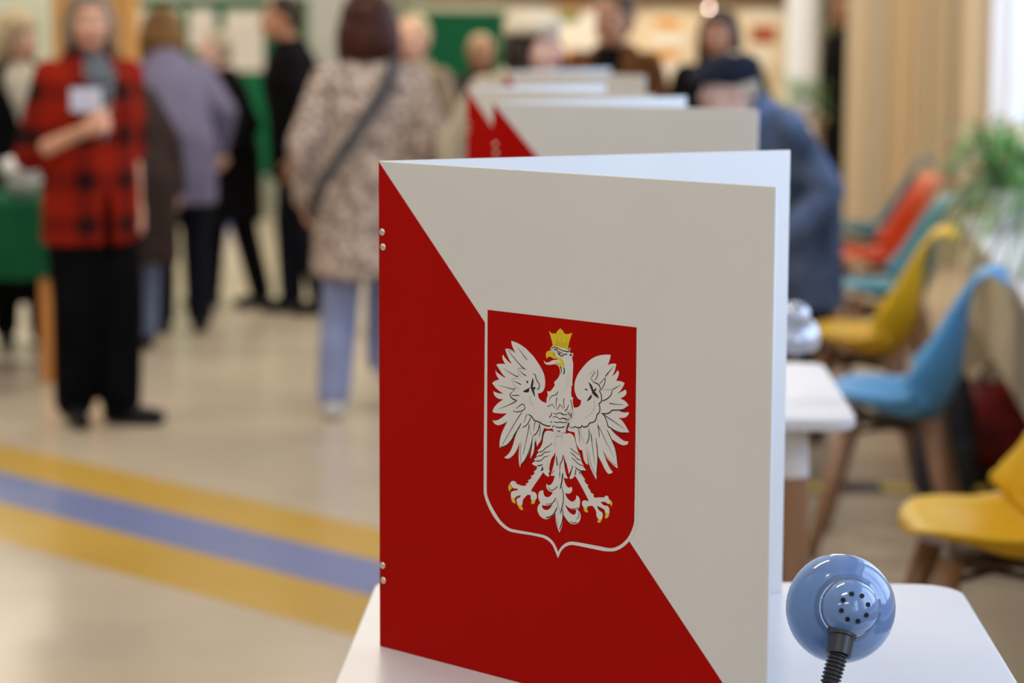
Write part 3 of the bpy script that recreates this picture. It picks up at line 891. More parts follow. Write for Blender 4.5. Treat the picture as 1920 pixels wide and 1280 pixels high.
def gooseneck(label, head, axis, neck, base, m_shade, m_neck, R=0.0615, spin=0.0):
    """head: centre of the shade rim; axis: from the opening to the back of the shade; neck: hose points from the collar to the base"""
    t = thing('desk_lamp', label, 'lamp', base)
    B = Vector(base)
    A = frame_z(axis)
    A.translation = Vector(head) - B
    k = R / 0.0615
    prof = [(.0615, .000), (.0612, .006), (.0595, .016), (.0560, .026), (.0500, .0345), (.0420, .0405), (.0345, .0435), (.0335, .0450), (.0335, .0475)]
    inner = [(.0325, .0465), (.0490, .0330), (.0550, .0250), (.0585, .0155), (.0602, .006), (.0605, .000)]
    bm = bmesh.new()
    lathe(bm, [(r * k, z * k) for r, z in prof + inner + [prof[0]]], 48, A, False, False)
    sh = obj('shade', bm, m_shade, t, True)
    knob = [(.0318, .044), (.0318, .049), (.0312, .057), (.0290, .0655), (.0245, .0725), (.0180, .0775), (.0100, .0805), (.0030, .0814), (.0004, .0815)]
    bm = bmesh.new()
    lathe(bm, [(r * k, z * k) for r, z in knob], 40, A, True, True)
    kn = obj('knob', bm, m_shade, t, True)
    for i in range(8):
        a = 2 * PI * i / 8 + 0.2 + spin
        rr = .0150 * k
        zc = .0790 * k
        nrm = Vector((math.cos(a) * .42, math.sin(a) * .42, 1)).normalized()
        c = Vector((math.cos(a) * rr, math.sin(a) * rr, zc - .0002))
        bm = bmesh.new()
        lathe(bm, [(.0028 * k, -.002), (.0028 * k, .0007)], 10, A @ Matrix.Translation(c) @ frame_z(nrm))
        obj('vent_hole', bm, M_HOLE, kn)
    bm = bmesh.new()
    lathe(bm, [(.004 * k, .008 * k), (.018 * k, .012 * k), (.021 * k, .022 * k), (.014 * k, .038 * k), (.012 * k, .045 * k)], 20, A)
    obj('bulb', bm, M_BULB, t, True)
    # collar: short black sleeve from the knob to the hose
    P = [Vector(p) - B for p in neck]
    bm = bmesh.new()
    d = (P[1] - P[0])
    tube(bm, [P[0], P[0] + d * .42, P[0] + d * .44, P[0] + d], [.0166 * k, .0160 * k, .0142 * k, .0138 * k], 20)
    obj('collar', bm, M_BLK, t)
    q = catmull(P[1:], 40)
    acc, L_ = [0], 0
    for a, b in zip(q, q[1:]):
        L_ += (b - a).length
        acc.append(L_)
    step = .0011 * k
    nst = int(L_ / step)
    pts, rad = [], []
    j = 0
    for i in range(nst + 1):
        s = i * L_ / nst
        while j < len(acc) - 2 and acc[j + 1] < s:
            j += 1
        pts.append(q[j].lerp(q[j + 1], (s - acc[j]) / max(1e-9, acc[j + 1] - acc[j])))
        rad.append((.0112 if (i % 4) in (0, 1) else .0088) * k)
    bm = bmesh.new()
    tube(bm, pts, rad, 14)
    obj('flexible_neck', bm, m_neck, t)
    bm = bmesh.new()
    lathe(bm, [(.062, 0), (.062, .012), (.056, .019), (.020, .024), (.017, .040), (.013, .042)], 36, Matrix.Translation((0, 0, 0.001)))
    obj('base', bm, m_shade, t)
    return t


h1 = at(1580, 1134, 2.70)
tocam = (Vector((0, 0, CAM_H)) - h1).normalized()
ax1 = (tocam + Vector((0.20, 0, 0.01))).normalized()
kc = h1 + ax1 * 0.060
def near_pt(px, py, Y): return at(px, py, Y)
gooseneck('blue enamel gooseneck lamp with black ribbed neck beside the foreground screen', h1, ax1,
          [near_pt(1587, 1163, 2.646), near_pt(1577, 1222, 2.628), near_pt(1562, 1278, 2.615), near_pt(1556, 1330, 2.61), near_pt(1545, 1390, 2.615), (onz(1545, 1405, TZ) + Vector((0, .035, 0))) + Vector((0, 0, .04))],
          onz(1545, 1405, TZ) + Vector((0, .035, 0)), M_LAMP, M_BLK)
h2 = at(1481, 630, 4.93)
ax2 = Vector((0.12, -0.36, 0.90)).normalized()
b2 = Vector((0.47, 4.86, TZ))
gooseneck('silver gooseneck lamp half hidden behind the edge of the foreground screen', h2, ax2,
          [h2 + ax2 * .06, h2 + ax2 * .055 + Vector((-.045, -.01, -.03)), h2 + Vector((-.085, -.01, -.05)), h2 + Vector((-.10, -.03, -.10)), b2 + Vector((0, 0, .04))],
          b2, M_LAMPW, M_NECKG)

# ================================================================ CHAIRS
PROF = [(x_ * .82, z_) for x_, z_ in [(-.248, .438), (-.240, .449), (-.215, .455), (-.17, .450), (-.10, .430), (-.02, .405), (.07, .392), (.135, .405), (.182, .455), (.212, .53), (.222, .61), (.230, .69), (.243, .745), (.265, .786), (.300, .806), (.335, .798), (.350, .776)]]
HW = [.045, .100, .155, .200, .226, .235, .236, .235, .233, .226, .210, .186, .168, .155, .145, .138, .132]
RAISE = [.0, .002, .006, .016, .036, .060, .090, .125, .140, .122, .082, .042, .018, .006, .0, .0, .0]


def shell_surface(t0, t1, ws, nseg, nacross, lift=0.0):
    P = [Vector((x, 0, z)) for x, z in PROF]
    n = len(P)

    def at_t(t):
        f = t * (n - 1)
        i = min(int(f), n - 2)
        u = f - i
        a, b, c, d = P[max(i - 1, 0)], P[i], P[i + 1], P[min(i + 2, n - 1)]
        p = 0.5 * ((2 * b) + (c - a) * u + (2 * a - 5 * b + 4 * c - d) * u * u + (3 * b - a - 3 * c + d) * u ** 3)
        tg = 0.5 * ((c - a) + 2 * (2 * a - 5 * b + 4 * c - d) * u + 3 * (3 * b - a - 3 * c + d) * u * u)
        tg.normalize()
        nr = Vector((-tg.z, 0, tg.x))
        return p, nr, HW[i] + (HW[i + 1] - HW[i]) * u, RAISE[i] + (RAISE[i + 1] - RAISE[i]) * u
    rows = []
    for i in range(nseg + 1):
        p, nr, hw, ra = at_t(t0 + (t1 - t0) * i / nseg)
        row = []
        for j in range(nacross + 1):
            s = (j / nacross * 2 - 1)
            e = abs(s * ws) ** 2.2
            row.append(p + Vector((0, s * ws * hw, 0)) + nr * (ra * e + lift))
        rows.append(row)
    return rows


def solid_from_rows(bm, rows, th):
    """closed slab: rows offset by th along the local normal"""
    R_, C_ = len(rows), len(rows[0])
    def nrm(i, j):
        a = rows[min(i + 1, R_ - 1)][j] - rows[max(i - 1, 0)][j]
        b = rows[i][min(j + 1, C_ - 1)] - rows[i][max(j - 1, 0)]
        return a.cross(b).normalized()
    top = [[bm.verts.new(rows[i][j]) for j in range(C_)] for i in range(R_)]
    bot = [[bm.verts.new(rows[i][j] - nrm(i, j) * th) for j in range(C_)] for i in range(R_)]
    for i in range(R_ - 1):
        for j in range(C_ - 1):
            bm.faces.new((top[i][j], top[i + 1][j], top[i + 1][j + 1], top[i][j + 1]))
            bm.faces.new((bot[i][j], bot[i][j + 1], bot[i + 1][j + 1], bot[i + 1][j]))
    for i in range(R_ - 1):
        bm.faces.new((top[i][0], bot[i][0], bot[i + 1][0], top[i + 1][0]))
        bm.faces.new((top[i][-1], top[i + 1][-1], bot[i + 1][-1], bot[i][-1]))
    for j in range(C_ - 1):
        bm.faces.new((top[0][j], top[0][j + 1], bot[0][j + 1], bot[0][j]))
        bm.faces.new((top[-1][j], bot[-1][j], bot[-1][j + 1], top[-1][j + 1]))


bm = bmesh.new()
solid_from_rows(bm, shell_surface(0, 1, 1.0, 40, 16), -0.009)
ME_SHELL = obj('shell_tmp', bm, None, None, True).data
bpy.data.objects.remove(bpy.data.objects['shell_tmp'])
bm = bmesh.new()
rows = shell_surface(0.12, 0.45, 0.84, 14, 12, 0.003)
for i, row in enumerate(rows):                       # round the pad's outline
    f = math.sqrt(max(0.0, 1 - (abs(i / 14 * 2 - 1)) ** 4)) * 0.35 + 0.65
    for p in row:
        p.y *= f
solid_from_rows(bm, rows, 0.012)
ME_PAD = obj('pad_tmp', bm, None, None, True).data
bpy.data.objects.remove(bpy.data.objects['pad_tmp'])
ME_LEG = []
for sx in (-1, 1):
    for sy in (-1, 1):
        bm = bmesh.new()
        tube(bm, [(sx * .11 - .02, sy * .11, .395), (sx * .205 - .02, sy * .195, 0)], [.030, .017], 14)
        me = bpy.data.meshes.new('leg'); bmesh.ops.recalc_face_normals(bm, faces=bm.faces); bm.to_mesh(me); bm.free()
        me.materials.append(M_BEECH)
        for p in me.polygons:
            p.use_smooth = len(p.vertices) == 4
        ME_LEG.append(me)
bm = bmesh.new()
for sx, sy in ((1, 1), (1, -1)):
    tube(bm, [(-sx * .125 - .02, -sy * .125, .352), (sx * .125 - .02, sy * .125, .352)], .008, 8)
box(bm, -.10, .06, -.08, .08, .374, .386)
ME_FRAME = bpy.data.meshes.new('frame'); bmesh.ops.recalc_face_normals(bm, faces=bm.faces); bm.to_mesh(ME_FRAME); bm.free()
ME_FRAME.materials.append(mat('frame_dark_brown', (.09, .045, .025), .5))


def chair(label, loc, yaw, col, scale=1.0):
    t = thing('shell_chair', label, 'chair', loc, yaw, 'coloured shell chairs along the windows')
    t.scale = (scale, scale, scale)
    m_ = mat('chair_plastic_%s' % col[0], col[1], 0.42, spec=0.3)
    m2 = mat('chair_pad_%s' % col[0], col[1], 0.55, spec=0.35)
    s = ME_SHELL.copy(); s.materials.clear(); s.materials.append(m_)
    obj('shell', s, None, t)
    s = ME_PAD.copy(); s.materials.clear(); s.materials.append(m2)
    obj('seat_pad', s, None, t)
    for me in ME_LEG:
        obj('leg', me, None, t)
    obj('leg_frame', ME_FRAME, None, t)
    return t


C_YEL = ('yellow', (0.80, 0.47, 0.015))
C_BLU = ('blue', (0.105, 0.36, 0.66))
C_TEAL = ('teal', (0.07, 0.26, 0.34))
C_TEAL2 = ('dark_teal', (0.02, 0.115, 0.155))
C_ORG = ('orange', (0.52, 0.050, 0.006))
def seat_at(px, Y, dx=0.0): return (at(px, 700, Y).x + dx, Y, 0)
chair('bright yellow shell chair at the right edge, nearest the camera', seat_at(1706, 5.12, .205), 0.02, C_YEL)
chair('sky blue shell chair in side view with wooden legs, in front of the yellow one', seat_at(1556, 6.95, .20), -0.22, C_BLU)
chair('yellow shell chair behind the sky blue one, its curled back in side view', seat_at(1512, 8.25, .20), -0.20, C_YEL)
chair('teal shell chair standing between the yellow and the orange chairs', seat_at(1570, 9.7, .20), 0.02, C_TEAL)
chair('orange red shell chair turned slightly towards the camera', seat_at(1562, 11.0, .22), 0.16, C_ORG)
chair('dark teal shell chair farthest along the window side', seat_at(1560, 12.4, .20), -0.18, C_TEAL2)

# ================================================================ PLANTS
M_LEAF = mat('leaf_green', (0.085, 0.29, 0.04), 0.4, var=0.35, scale=9)
M_LEAF2 = mat('leaf_dark_green', (0.03, 0.12, 0.03), 0.4, var=0.3, scale=9)
M_LEAF3 = mat('leaf_pale_green', (0.21, 0.40, 0.13), 0.4, var=0.3, scale=9)
M_POT = mat('pot_white', (0.70, 0.70, 0.70), 0.35)
M_SOIL = mat('soil', (0.04, 0.025, 0.015), 0.95, var=0.3, scale=60)


def leaf_mesh(name, L_, rise, drop, wd, material):
    bm = bmesh.new()
    n = 12
    rows = []
    for i in range(n + 1):
        t = i / n
        x = L_ * (t - 0.12 * t * t)
        z = rise * math.sin(min(1, t * 1.25) * PI * 0.62) - drop * t ** 2.6
        w_ = wd * (0.45 + 1.1 * t) * (1 - t) ** 0.55 if t < 1 else 0.0008
        w_ = max(w_, .0008)
        rows.append([bm.verts.new((x, -w_, z + w_ * .35)), bm.verts.new((x, 0, z)), bm.verts.new((x, w_, z + w_ * .35))])
    for a, b in zip(rows, rows[1:]):
        bm.faces.new((a[0], a[1], b[1], b[0])); bm.faces.new((a[1], a[2], b[2], b[1]))
    me = bpy.data.meshes.new(name)
    bm.to_mesh(me); bm.free()
    me.materials.append(material)
    for p in me.polygons:
        p.use_smooth = True
    return me


LEAVES = [leaf_mesh('leaf', .38, .20, .26, .013, M_LEAF), leaf_mesh('leaf', .45, .24, .22, .012, M_LEAF2),
          leaf_mesh('leaf', .30, .26, .18, .014, M_LEAF), leaf_mesh('leaf', .42, .14, .38, .012, M_LEAF3),
          leaf_mesh('leaf', .34, .10, .34, .013, M_LEAF2), leaf_mesh('leaf', .26, .30, .06, .012, M_LEAF3)]


def plant(label, loc, nleaf, scale=1.0, pot_h=0.15, seed=1, wall=False):
    rnd = random.Random(seed)
    t = thing('potted_plant', label, 'plant', loc)
    bm = bmesh.new()
    lathe(bm, [(.060, 0), (.085, pot_h), (.090, pot_h + .004), (.082, pot_h + .004), (.078, pot_h - .02)], 28, None, True, False)
    obj('pot', bm, M_POT, t)
    bm = bmesh.new()
    lathe(bm, [(.078, pot_h - .03), (.078, pot_h - .018)], 24)
    obj('soil', bm, M_SOIL, t)
    for i in range(nleaf):
        l = obj('leaf', rnd.choice(LEAVES), None, t)
        l.location = (rnd.uniform(-.025, .025), rnd.uniform(-.025, .025), pot_h - .03)
        l.rotation_euler = (rnd.uniform(-.35, .35), rnd.uniform(-.45, .25), 2 * PI * i / nleaf * 5 + rnd.uniform(-.3, .3))
        s = scale * rnd.uniform(.75, 1.1)
        if wall:                                     # leaves towards the window pane stay short
            k = math.cos(l.rotation_euler.z) * -WN.x + math.sin(l.rotation_euler.z) * -WN.y
            if k > .25:
                s *= .42
        l.scale = (s, s, s)
    return t


def sill_at(px, d):
    """place on the sill board seen at pixel column px, d metres in from the wall"""
    k = (px - 960) / FPX
    Y = (WALL_A - d) / (k - WALL_S)
    return (WALL_A - d + WALL_S * Y, Y, 0.765)


plant('leafy spider plant with arching leaves on the white window sill', sill_at(1893, .22), 130, 1.0, seed=3, wall=True)
plant('potted plant on the sill near the right edge, only a dark leaf in view', sill_at(1985, .20), 46, 1.0, seed=5, wall=True)
# plant on a stand by the white column
sp = at(1500, 200, 13.6)
t = thing('plant_stand', 'narrow wooden plant stand by the white column behind the stooping man', 'stand', (sp.x, 13.6, 0))
bm = bmesh.new(); lathe(bm, [(.14, .94), (.14, .965)], 28)
obj('stand_top', bm, M_BEECH, t)
for k in range(3):
    bm = bmesh.new()
    a = 2 * PI * k / 3
    tube(bm, [(.09 * math.cos(a), .09 * math.sin(a), .94), (.16 * math.cos(a), .16 * math.sin(a), 0)], [.016, .011], 10)
    obj('leg', bm, M_BEECH, t)
plant('small green plant on the stand by the white column', (sp.x, 13.6, .965), 46, .62, .10, seed=9)

# ================================================================ BACKGROUND FURNISHINGS
M_BOARDG = mat('board_green', (0.007, 0.15, 0.06), 0.6, spec=0.1, var=0.06, scale=2)
M_BOARDG2 = mat('board_green_dark', (0.003, 0.070, 0.030), 0.45, spec=0.1, var=0.06, scale=2)
M_FRAME = mat('board_frame_grey_green', (0.33, 0.36, 0.26), 0.5)
M_SHEET = mat('paper_sheet', (0.68, 0.645, 0.61), 0.8)
M_SHEET2 = mat('paper_cream', (0.80, 0.69, 0.50), 0.8)
M_ORANGE = mat('print_orange', (0.68, 0.28, 0.02), 0.7)
M_BROWNP = mat('print_brown', (0.24, 0.12, 0.03), 0.7, col2=(0.16, 0.26, 0.04), scale=14)
M_REDP = mat('print_red_brown', (0.36, 0.07, 0.02), 0.7, var=0.3, scale=14)
M_YELP = mat('print_yellow', (0.75, 0.45, 0.08), 0.7, var=0.2, scale=10)
M_PALEB = mat('print_pale', (0.82, 0.80, 0.72), 0.7)


def rect(px0, px1, py0, py1, Y):
    a, b = at(px0, py1, Y), at(px1, py0, Y)
    return a.x, b.x, a.z, b.z


# added glowing spot on the middle wall, standing in for a blurred highlight
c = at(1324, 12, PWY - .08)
t = thing('highlight_spot', 'tiny added glowing highlight spot on the wall just above the long haired woman', 'lamp', (c.x, PWY, c.z))
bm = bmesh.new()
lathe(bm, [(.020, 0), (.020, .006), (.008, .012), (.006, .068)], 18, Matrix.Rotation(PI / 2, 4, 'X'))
obj('highlight_stem', bm, mat('steel', (.4, .4, .4), .3, metal=1), t)
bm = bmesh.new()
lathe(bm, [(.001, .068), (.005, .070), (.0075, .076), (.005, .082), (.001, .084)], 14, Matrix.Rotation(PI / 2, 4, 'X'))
obj('bulb', bm, mat('highlight_glow', (.9, .8, .7), .4, emit=((1.0, .72, .62), 45.0)), t, True)  # emissive ball added to make the highlight, no lamp known here

# chalkboard on the middle wall
x0, x1, z0, z1 = rect(784, 940, 22, 188, PWY)
t = thing('chalkboard', 'dark green chalkboard with a pale frame on the middle wall', 'chalkboard', ((x0 + x1) / 2, PWY, z0))
hw = (x1 - x0) / 2
boxobj('writing_surface', (-hw, hw, -.05, -.02, 0, z1 - z0), M_BOARDG2, t)
boxobj('frame', (-hw - .03, hw + .03, -.06, -.004, z1 - z0, z1 - z0 + .055), M_FRAME, t)
boxobj('frame', (-hw - .03, hw + .03, -.06, -.004, -.045, 0), M_FRAME, t)
boxobj('frame', (-hw - .03, -hw, -.06, -.004, 0, z1 - z0), M_FRAME, t)
boxobj('frame', (hw, hw + .03, -.06, -.004, 0, z1 - z0), M_FRAME, t)
boxobj('chalk_tray', (-hw, hw, -.12, -.06, -.045, -.03), M_FRAME, t)


def poster(label, r, Y, base, prints, group='sheets pinned on the background walls'):
    x0, x1, z0, z1 = rect(*r, Y)
    t = thing('poster', label, 'poster', ((x0 + x1) / 2, Y, z0), 0, group)
    hw = (x1 - x0) / 2
    boxobj('paper', (-hw, hw, -.012, -.002, 0, z1 - z0), base, t)
    for pr, m_ in prints:
        a, b, c, d = rect(*pr, Y)
        boxobj('print', (a - (x0 + x1) / 2, b - (x0 + x1) / 2, -.0145, -.012, c - z0, d - z0), m_, t)
    return t


WY = PWY - .002
poster('white poster with a brown and green picture above the woman in the headband', (1030, 1112, 4, 92), WY, M_PALEB,
       [((1036, 1106, 6, 18), M_ORANGE), ((1040, 1084, 22, 42), M_BROWNP), ((1040, 1100, 66, 74), M_SHEET2)])
poster('small orange poster with a yellow patch right of the white headband', (1036, 1088, 94, 142), WY, M_ORANGE, [((1044, 1080, 110, 138), M_YELP)])
poster('pale green tinted sheet left of the brown and green picture', (944, 1022, 6, 88), WY, M_PALEB, [((950, 1014, 24, 44), M_SHEET2)])
poster('tall cream poster with orange bars between the brown and the dark haired women', (1212, 1288, 16, 150), WY, M_SHEET2,
       [((1222, 1270, 32, 50), M_ORANGE), ((1216, 1276, 62, 84), M_PALEB), ((1214, 1268, 90, 108), M_ORANGE), ((1226, 1280, 114, 136), M_PALEB)])
poster('pale sheet with a red brown oval picture right of the dark haired woman', (1378, 1462, 8, 132), WY, M_SHEET2,
       [((1402, 1450, 44, 76), M_REDP), ((1392, 1454, 12, 28), M_PALEB), ((1396, 1440, 90, 110), M_PALEB)])

# free-standing green pin board with sheets at the far left
BY = 18.5
x0, x1, z0, z1 = rect(238, 566, 14, 334, BY)
t = thing('pin_board', 'wide green standing pin board behind the man in the black suit', 'pin board', ((x0 + x1) / 2, BY, 0))
hw = (x1 - x0) / 2
boxobj('board', (-hw, hw, 0, .03, z0, z1), M_BOARDG, t)
boxobj('top_rail', (-hw - .02, hw + .02, -.01, .04, z1, z1 + .05), M_BOARDG2, t)
for k in (-1, 0, 1):
    boxobj('post', (k * hw - .025, k * hw + .025, -.02 + .05, .05 + .05, 0, z1 + .04), M_FRAME, t)
    boxobj('foot', (k * hw - .025, k * hw + .025, -.22, .26, 0, .04), M_FRAME, t)
poster('white sheet pinned above the lilac coat', (246, 334, 22, 92), BY, M_SHEET, [((256, 322, 34, 42), M_PALEB)])
poster('narrow white sheet pinned above the elderly face', (350, 397, 22, 96), BY, M_SHEET, [((356, 390, 34, 42), M_PALEB)])
poster('white sheet pinned left of the man in the black suit', (418, 488, 24, 138), BY, M_SHEET, [((426, 480, 40, 48), M_PALEB)])
# low white box on a blue mat against the far wall
c = onz(486, 388, 0)
t = thing('ballot_box', 'small white box on a blue base on the floor below the pin board', 'box', (c.x, 17.6, 0))
boxobj('base', (-.15, .15, -.12, .12, 0, .10), mat('box_blue', (0.06, 0.13, 0.38), 0.5), t, None, .008)
boxobj('body', (-.085, .085, -.08, .08, .10, .26), M_WHITE, t, None, .006)
boxobj('lid', (-.09, .09, -.085, .085, .26, .275), M_WHITE, t, None, .003)
# small dark stand foot on the floor
c = onz(482, 515, 0)
t = thing('door_stop', 'small dark wedge shaped door stop alone on the bare floor', 'door stop', (c.x, c.y, 0))
bm = bmesh.new()
lathe(bm, [(.035, 0), (.04, .02), (.036, .08), (.02, .10), (.006, .104)], 20)
obj('rubber_body', bm, M_BLK, t, True)
bm = bmesh.new(); lathe(bm, [(.046, 0), (.046, .008)], 20)
obj('base_ring', bm, mat('steel', (.4, .4, .4), .3, metal=1), t)

# table with the green cloth at the left edge
TX0, TX1, TY0, TY1 = -3.3, -1.86, 10.05, 10.75
t = thing('cloth_table', 'wooden table with a green cloth behind the woman in red plaid', 'table', ((TX0 + TX1) / 2, (TY0 + TY1) / 2, 0))
hx, hy = (TX1 - TX0) / 2, (TY1 - TY0) / 2
M_PINE = wood('pine_leg', (0.58, 0.24, 0.06), (0.50, 0.20, 0.045), .4, 4)
boxobj('table_top', (-hx, hx, -hy, hy, .715, .745), M_PINE, t, None, .004)
for sx in (-1, 1):
    for sy in (-1, 1):
        bm = bmesh.new()
        box(bm, sx * (hx - .05) - .03, sx * (hx - .05) + .03, sy * (hy - .05) - .03, sy * (hy - .05) + .03, 0, .715, bevel=.004)
        obj('leg', bm, M_PINE, t)
bm = bmesh.new()
N = 120
ring_t, ring_b = [], []
per = []
for i in range(N):
    s = i / N * 4
    k = int(s); u = (s - k) * 2 - 1
    e = .012
    p = [(u * hx, -hy), (hx, u * hy), (-u * hx, hy), (-hx, -u * hy)][k]
    per.append((p[0] * (1 + e / hx), p[1] * (1 + e / hy)))
top = [bm.verts.new((x, y, .752)) for x, y in per]
mid = [bm.verts.new((x * 1.004, y * 1.006, .735)) for x, y in per]
bot = []
for i, (x, y) in enumerate(per):
    wv = .012 * math.sin(i * 1.7) + .008 * math.sin(i * .63)
    l = math.hypot(x / hx, y / hy)
    bot.append(bm.verts.new((x * (1 + wv / hx), y * (1 + wv / hy), .435 + .006 * math.sin(i * .9))))
for a, b in ((top, mid), (mid, bot)):
    for i in range(N):
        bm.faces.new((a[i], a[(i + 1) % N], b[(i + 1) % N], b[i]))
bm.faces.new(top)
cl = obj('tablecloth', bm, mat('cloth_green', (0.006, 0.085, 0.035), 0.85, var=.1, scale=6), None)
cl.location = t.location
tag(cl, 'dark green cloth hanging over the wooden table at the left edge', 'tablecloth')
# white cup over a grey bowl on the cloth
c = at(36, 345, 10.25)
t = thing('bowl', 'grey rounded bowl on the green cloth at the left edge', 'bowl', (c.x + .01, 10.25, .753))
bm = bmesh.new(); lathe(bm, [(.03, 0), (.06, .02), (.075, .06), (.078, .085), (.072, .085), (.055, .025), (.01, .012)], 28, None, True, True)
obj('bowl_body', bm, mat('bowl_grey', (.42, .40, .36), .4), t, True)
bm = bmesh.new(); lathe(bm, [(.034, 0), (.034, .004)], 24)
obj('foot_ring', bm, mat('bowl_grey', (.42, .40, .36), .4), t)
t = thing('paper_roll', 'white rounded bundle of paper resting on the grey bowl', 'paper bundle', (c.x, 10.25, .8375))
bm = bmesh.new(); lathe(bm, [(.02, 0), (.07, .006), (.085, .03), (.082, .055), (.06, .078), (.02, .086)], 28)
obj('bundle', bm, M_WHITE, t, True)
bm = bmesh.new(); lathe(bm, [(.086, .028), (.0885, .03), (.0885, .036), (.086, .038)], 28, None, False, False)
obj('band', bm, M_SHEET, t)

# things stored below the sill at the right edge
c = Vector((1.50, 7.80, 0))
t = thing('red_bag', 'dark red carrier bag with a pale top below the window sill', 'bag', (1.58, 8.02, 0), 0)
M_RB = mat('bag_red', (0.22, 0.008, 0.006), 0.45, var=.35, scale=12, bump=.4)
bm = bmesh.new()
prof = [(.115, .085, .055), (.13, .10, .10), (.125, .10, .22), (.115, .09, .30), (.10, .07, .33)]
rings = []
for rx, ry, z in prof:
    rings.append([bm.verts.new((rx * math.copysign(abs(math.cos(a)) ** .6, math.cos(a)) * (1 + .05 * math.sin(5 * a + z * 20)), ry * math.copysign(abs(math.sin(a)) ** .6, math.sin(a)), z)) for a in (2 * PI * i / 32 for i in range(32))])
for a, b in zip(rings, rings[1:]):
    for i in range(32):
        bm.faces.new((a[i], a[(i + 1) % 32], b[(i + 1) % 32], b[i]))
bm.faces.new(list(reversed(rings[0]))); bm.faces.new(rings[-1])
obj('bag_body', bm, M_RB, t, True)
bm = bmesh.new()
for sx in (-.06, .06):
    tube(bm, catmull([(sx, -.075, .30), (sx * .8, -.06, .37), (0, -.055, .40)], 6), .008, 8)
obj('handle', bm, M_BLK, t, True)
bm = bmesh.new()
lathe(bm, [(.07, .325), (.085, .345), (.06, .372), (.01, .38)], 20, Matrix.Scale(.8, 4, (0, 1, 0)))
obj('wrapped_top', bm, mat('wrap_beige', (.45, .36, .25), .8), t, True)
boxobj('base_tray', (-.15, .15, -.11, .11, 0.0, .055), M_BLK, t, None, .01)
t = thing('backpack', 'dark navy backpack on the floor behind the sky blue chair', 'bag', (1.375, 7.72, 0), 0)
M_NAV = mat('bag_navy', (0.022, 0.022, 0.035), 0.75, var=.2, scale=10, bump=.3)
bm = bmesh.new()
rings = []
for rx, ry, z in ((.075, .07, 0), (.095, .085, .03), (.10, .09, .16), (.092, .082, .28), (.07, .06, .38), (.03, .03, .42)):
    rings.append([bm.verts.new((rx * math.copysign(abs(math.cos(a)) ** .7, math.cos(a)), ry * math.copysign(abs(math.sin(a)) ** .7, math.sin(a)), z)) for a in (2 * PI * i / 28 for i in range(28))])
for a, b in zip(rings, rings[1:]):
    for i in range(28):
        bm.faces.new((a[i], a[(i + 1) % 28], b[(i + 1) % 28], b[i]))
bm.faces.new(list(reversed(rings[0]))); bm.faces.new(rings[-1])
obj('bag_body', bm, M_NAV, t, True)
boxobj('front_pocket', (-.07, .07, -.118, -.08, .04, .20), M_NAV, t, None, .015)
bm = bmesh.new(); tube(bm, catmull([(-.03, 0, .40), (-.02, 0, .46), (.02, 0, .46), (.03, 0, .40)], 5), .008, 8)
obj('carry_loop', bm, M_BLK, t)

# black and yellow marking tape on the floor by the chairs
pa, pb = onz(1500, 907, 0), onz(1960, 907, 0)
t = thing('floor_tape', 'black and yellow striped marking tape on the floor under the chairs', 'tape', (pa.x, pa.y, 0))
d = pb - pa
L_ = d.length
t.rotation_euler = (0, 0, math.atan2(d.y, d.x))
boxobj('tape', (0, L_, -.11, .11, 0.0, .0012), mat('tape_black', (.018, .018, .022), .5), t)
k = 0.03
while k < L_ - .1:
    boxobj('yellow_patch', (k, k + .10, -.085, .085, .0012, .0018), mat('tape_yellow', (.60, .44, .08), .5), t)
    k += .24

# ================================================================ PEOPLE
def p_ell(c, r, rot=None, n=16, m=10):
    V, F = [], []
    for j in range(1, m):
        ph = PI * j / m
        for i in range(n):
            th = 2 * PI * i / n
            V.append(Vector((r[0] * math.sin(ph) * math.cos(th), r[1] * math.sin(ph) * math.sin(th), r[2] * math.cos(ph))))
    V += [Vector((0, 0, r[2])), Vector((0, 0, -r[2]))]
    for j in range(m - 2):
        for i in range(n):
            a, b = j * n + i, j * n + (i + 1) % n
            F.append((a, a + n, b + n, b))
    for i in range(n):
        F.append((len(V) - 2, i, (i + 1) % n))
        F.append((len(V) - 1, (m - 2) * n + (i + 1) % n, (m - 2) * n + i))
    if rot is not None:
        V = [rot @ v for v in V]
    c = Vector(c)
    return [v + c for v in V], F


def p_cap(a, b, ra, rb, n=14):
    a, b = Vector(a), Vector(b)
    d = (b - a)
    L_ = d.length
    if L_ < 1e-6:
        return p_ell(a, (ra, ra, ra))
    d.normalize()
    u = d.orthogonal().normalized()
    w_ = d.cross(u)
    prof = []
    for k in range(1, 5):
        t = PI / 2 * k / 4
        prof.append((-ra * math.cos(t), ra * math.sin(t)))
    for k in range(4):
        t = PI / 2 * k / 4
        prof.append((L_ + rb * math.sin(t), rb * math.cos(t)))
    V, F = [], []
    for (s, r) in prof:
        for i in range(n):
            th = 2 * PI * i / n
            V.append(a + d * s + (u * math.cos(th) + w_ * math.sin(th)) * r)
    for j in range(len(prof) - 1):
        for i in range(n):
            F.append((j * n + i, j * n + (i + 1) % n, (j + 1) * n + (i + 1) % n, (j + 1) * n + i))
    V += [a - d * ra, b + d * rb]
    m_ = len(prof) - 1
    for i in range(n):
        F.append((len(V) - 2, (i + 1) % n, i))
        F.append((len(V) - 1, m_ * n + i, m_ * n + (i + 1) % n))
    return V, F


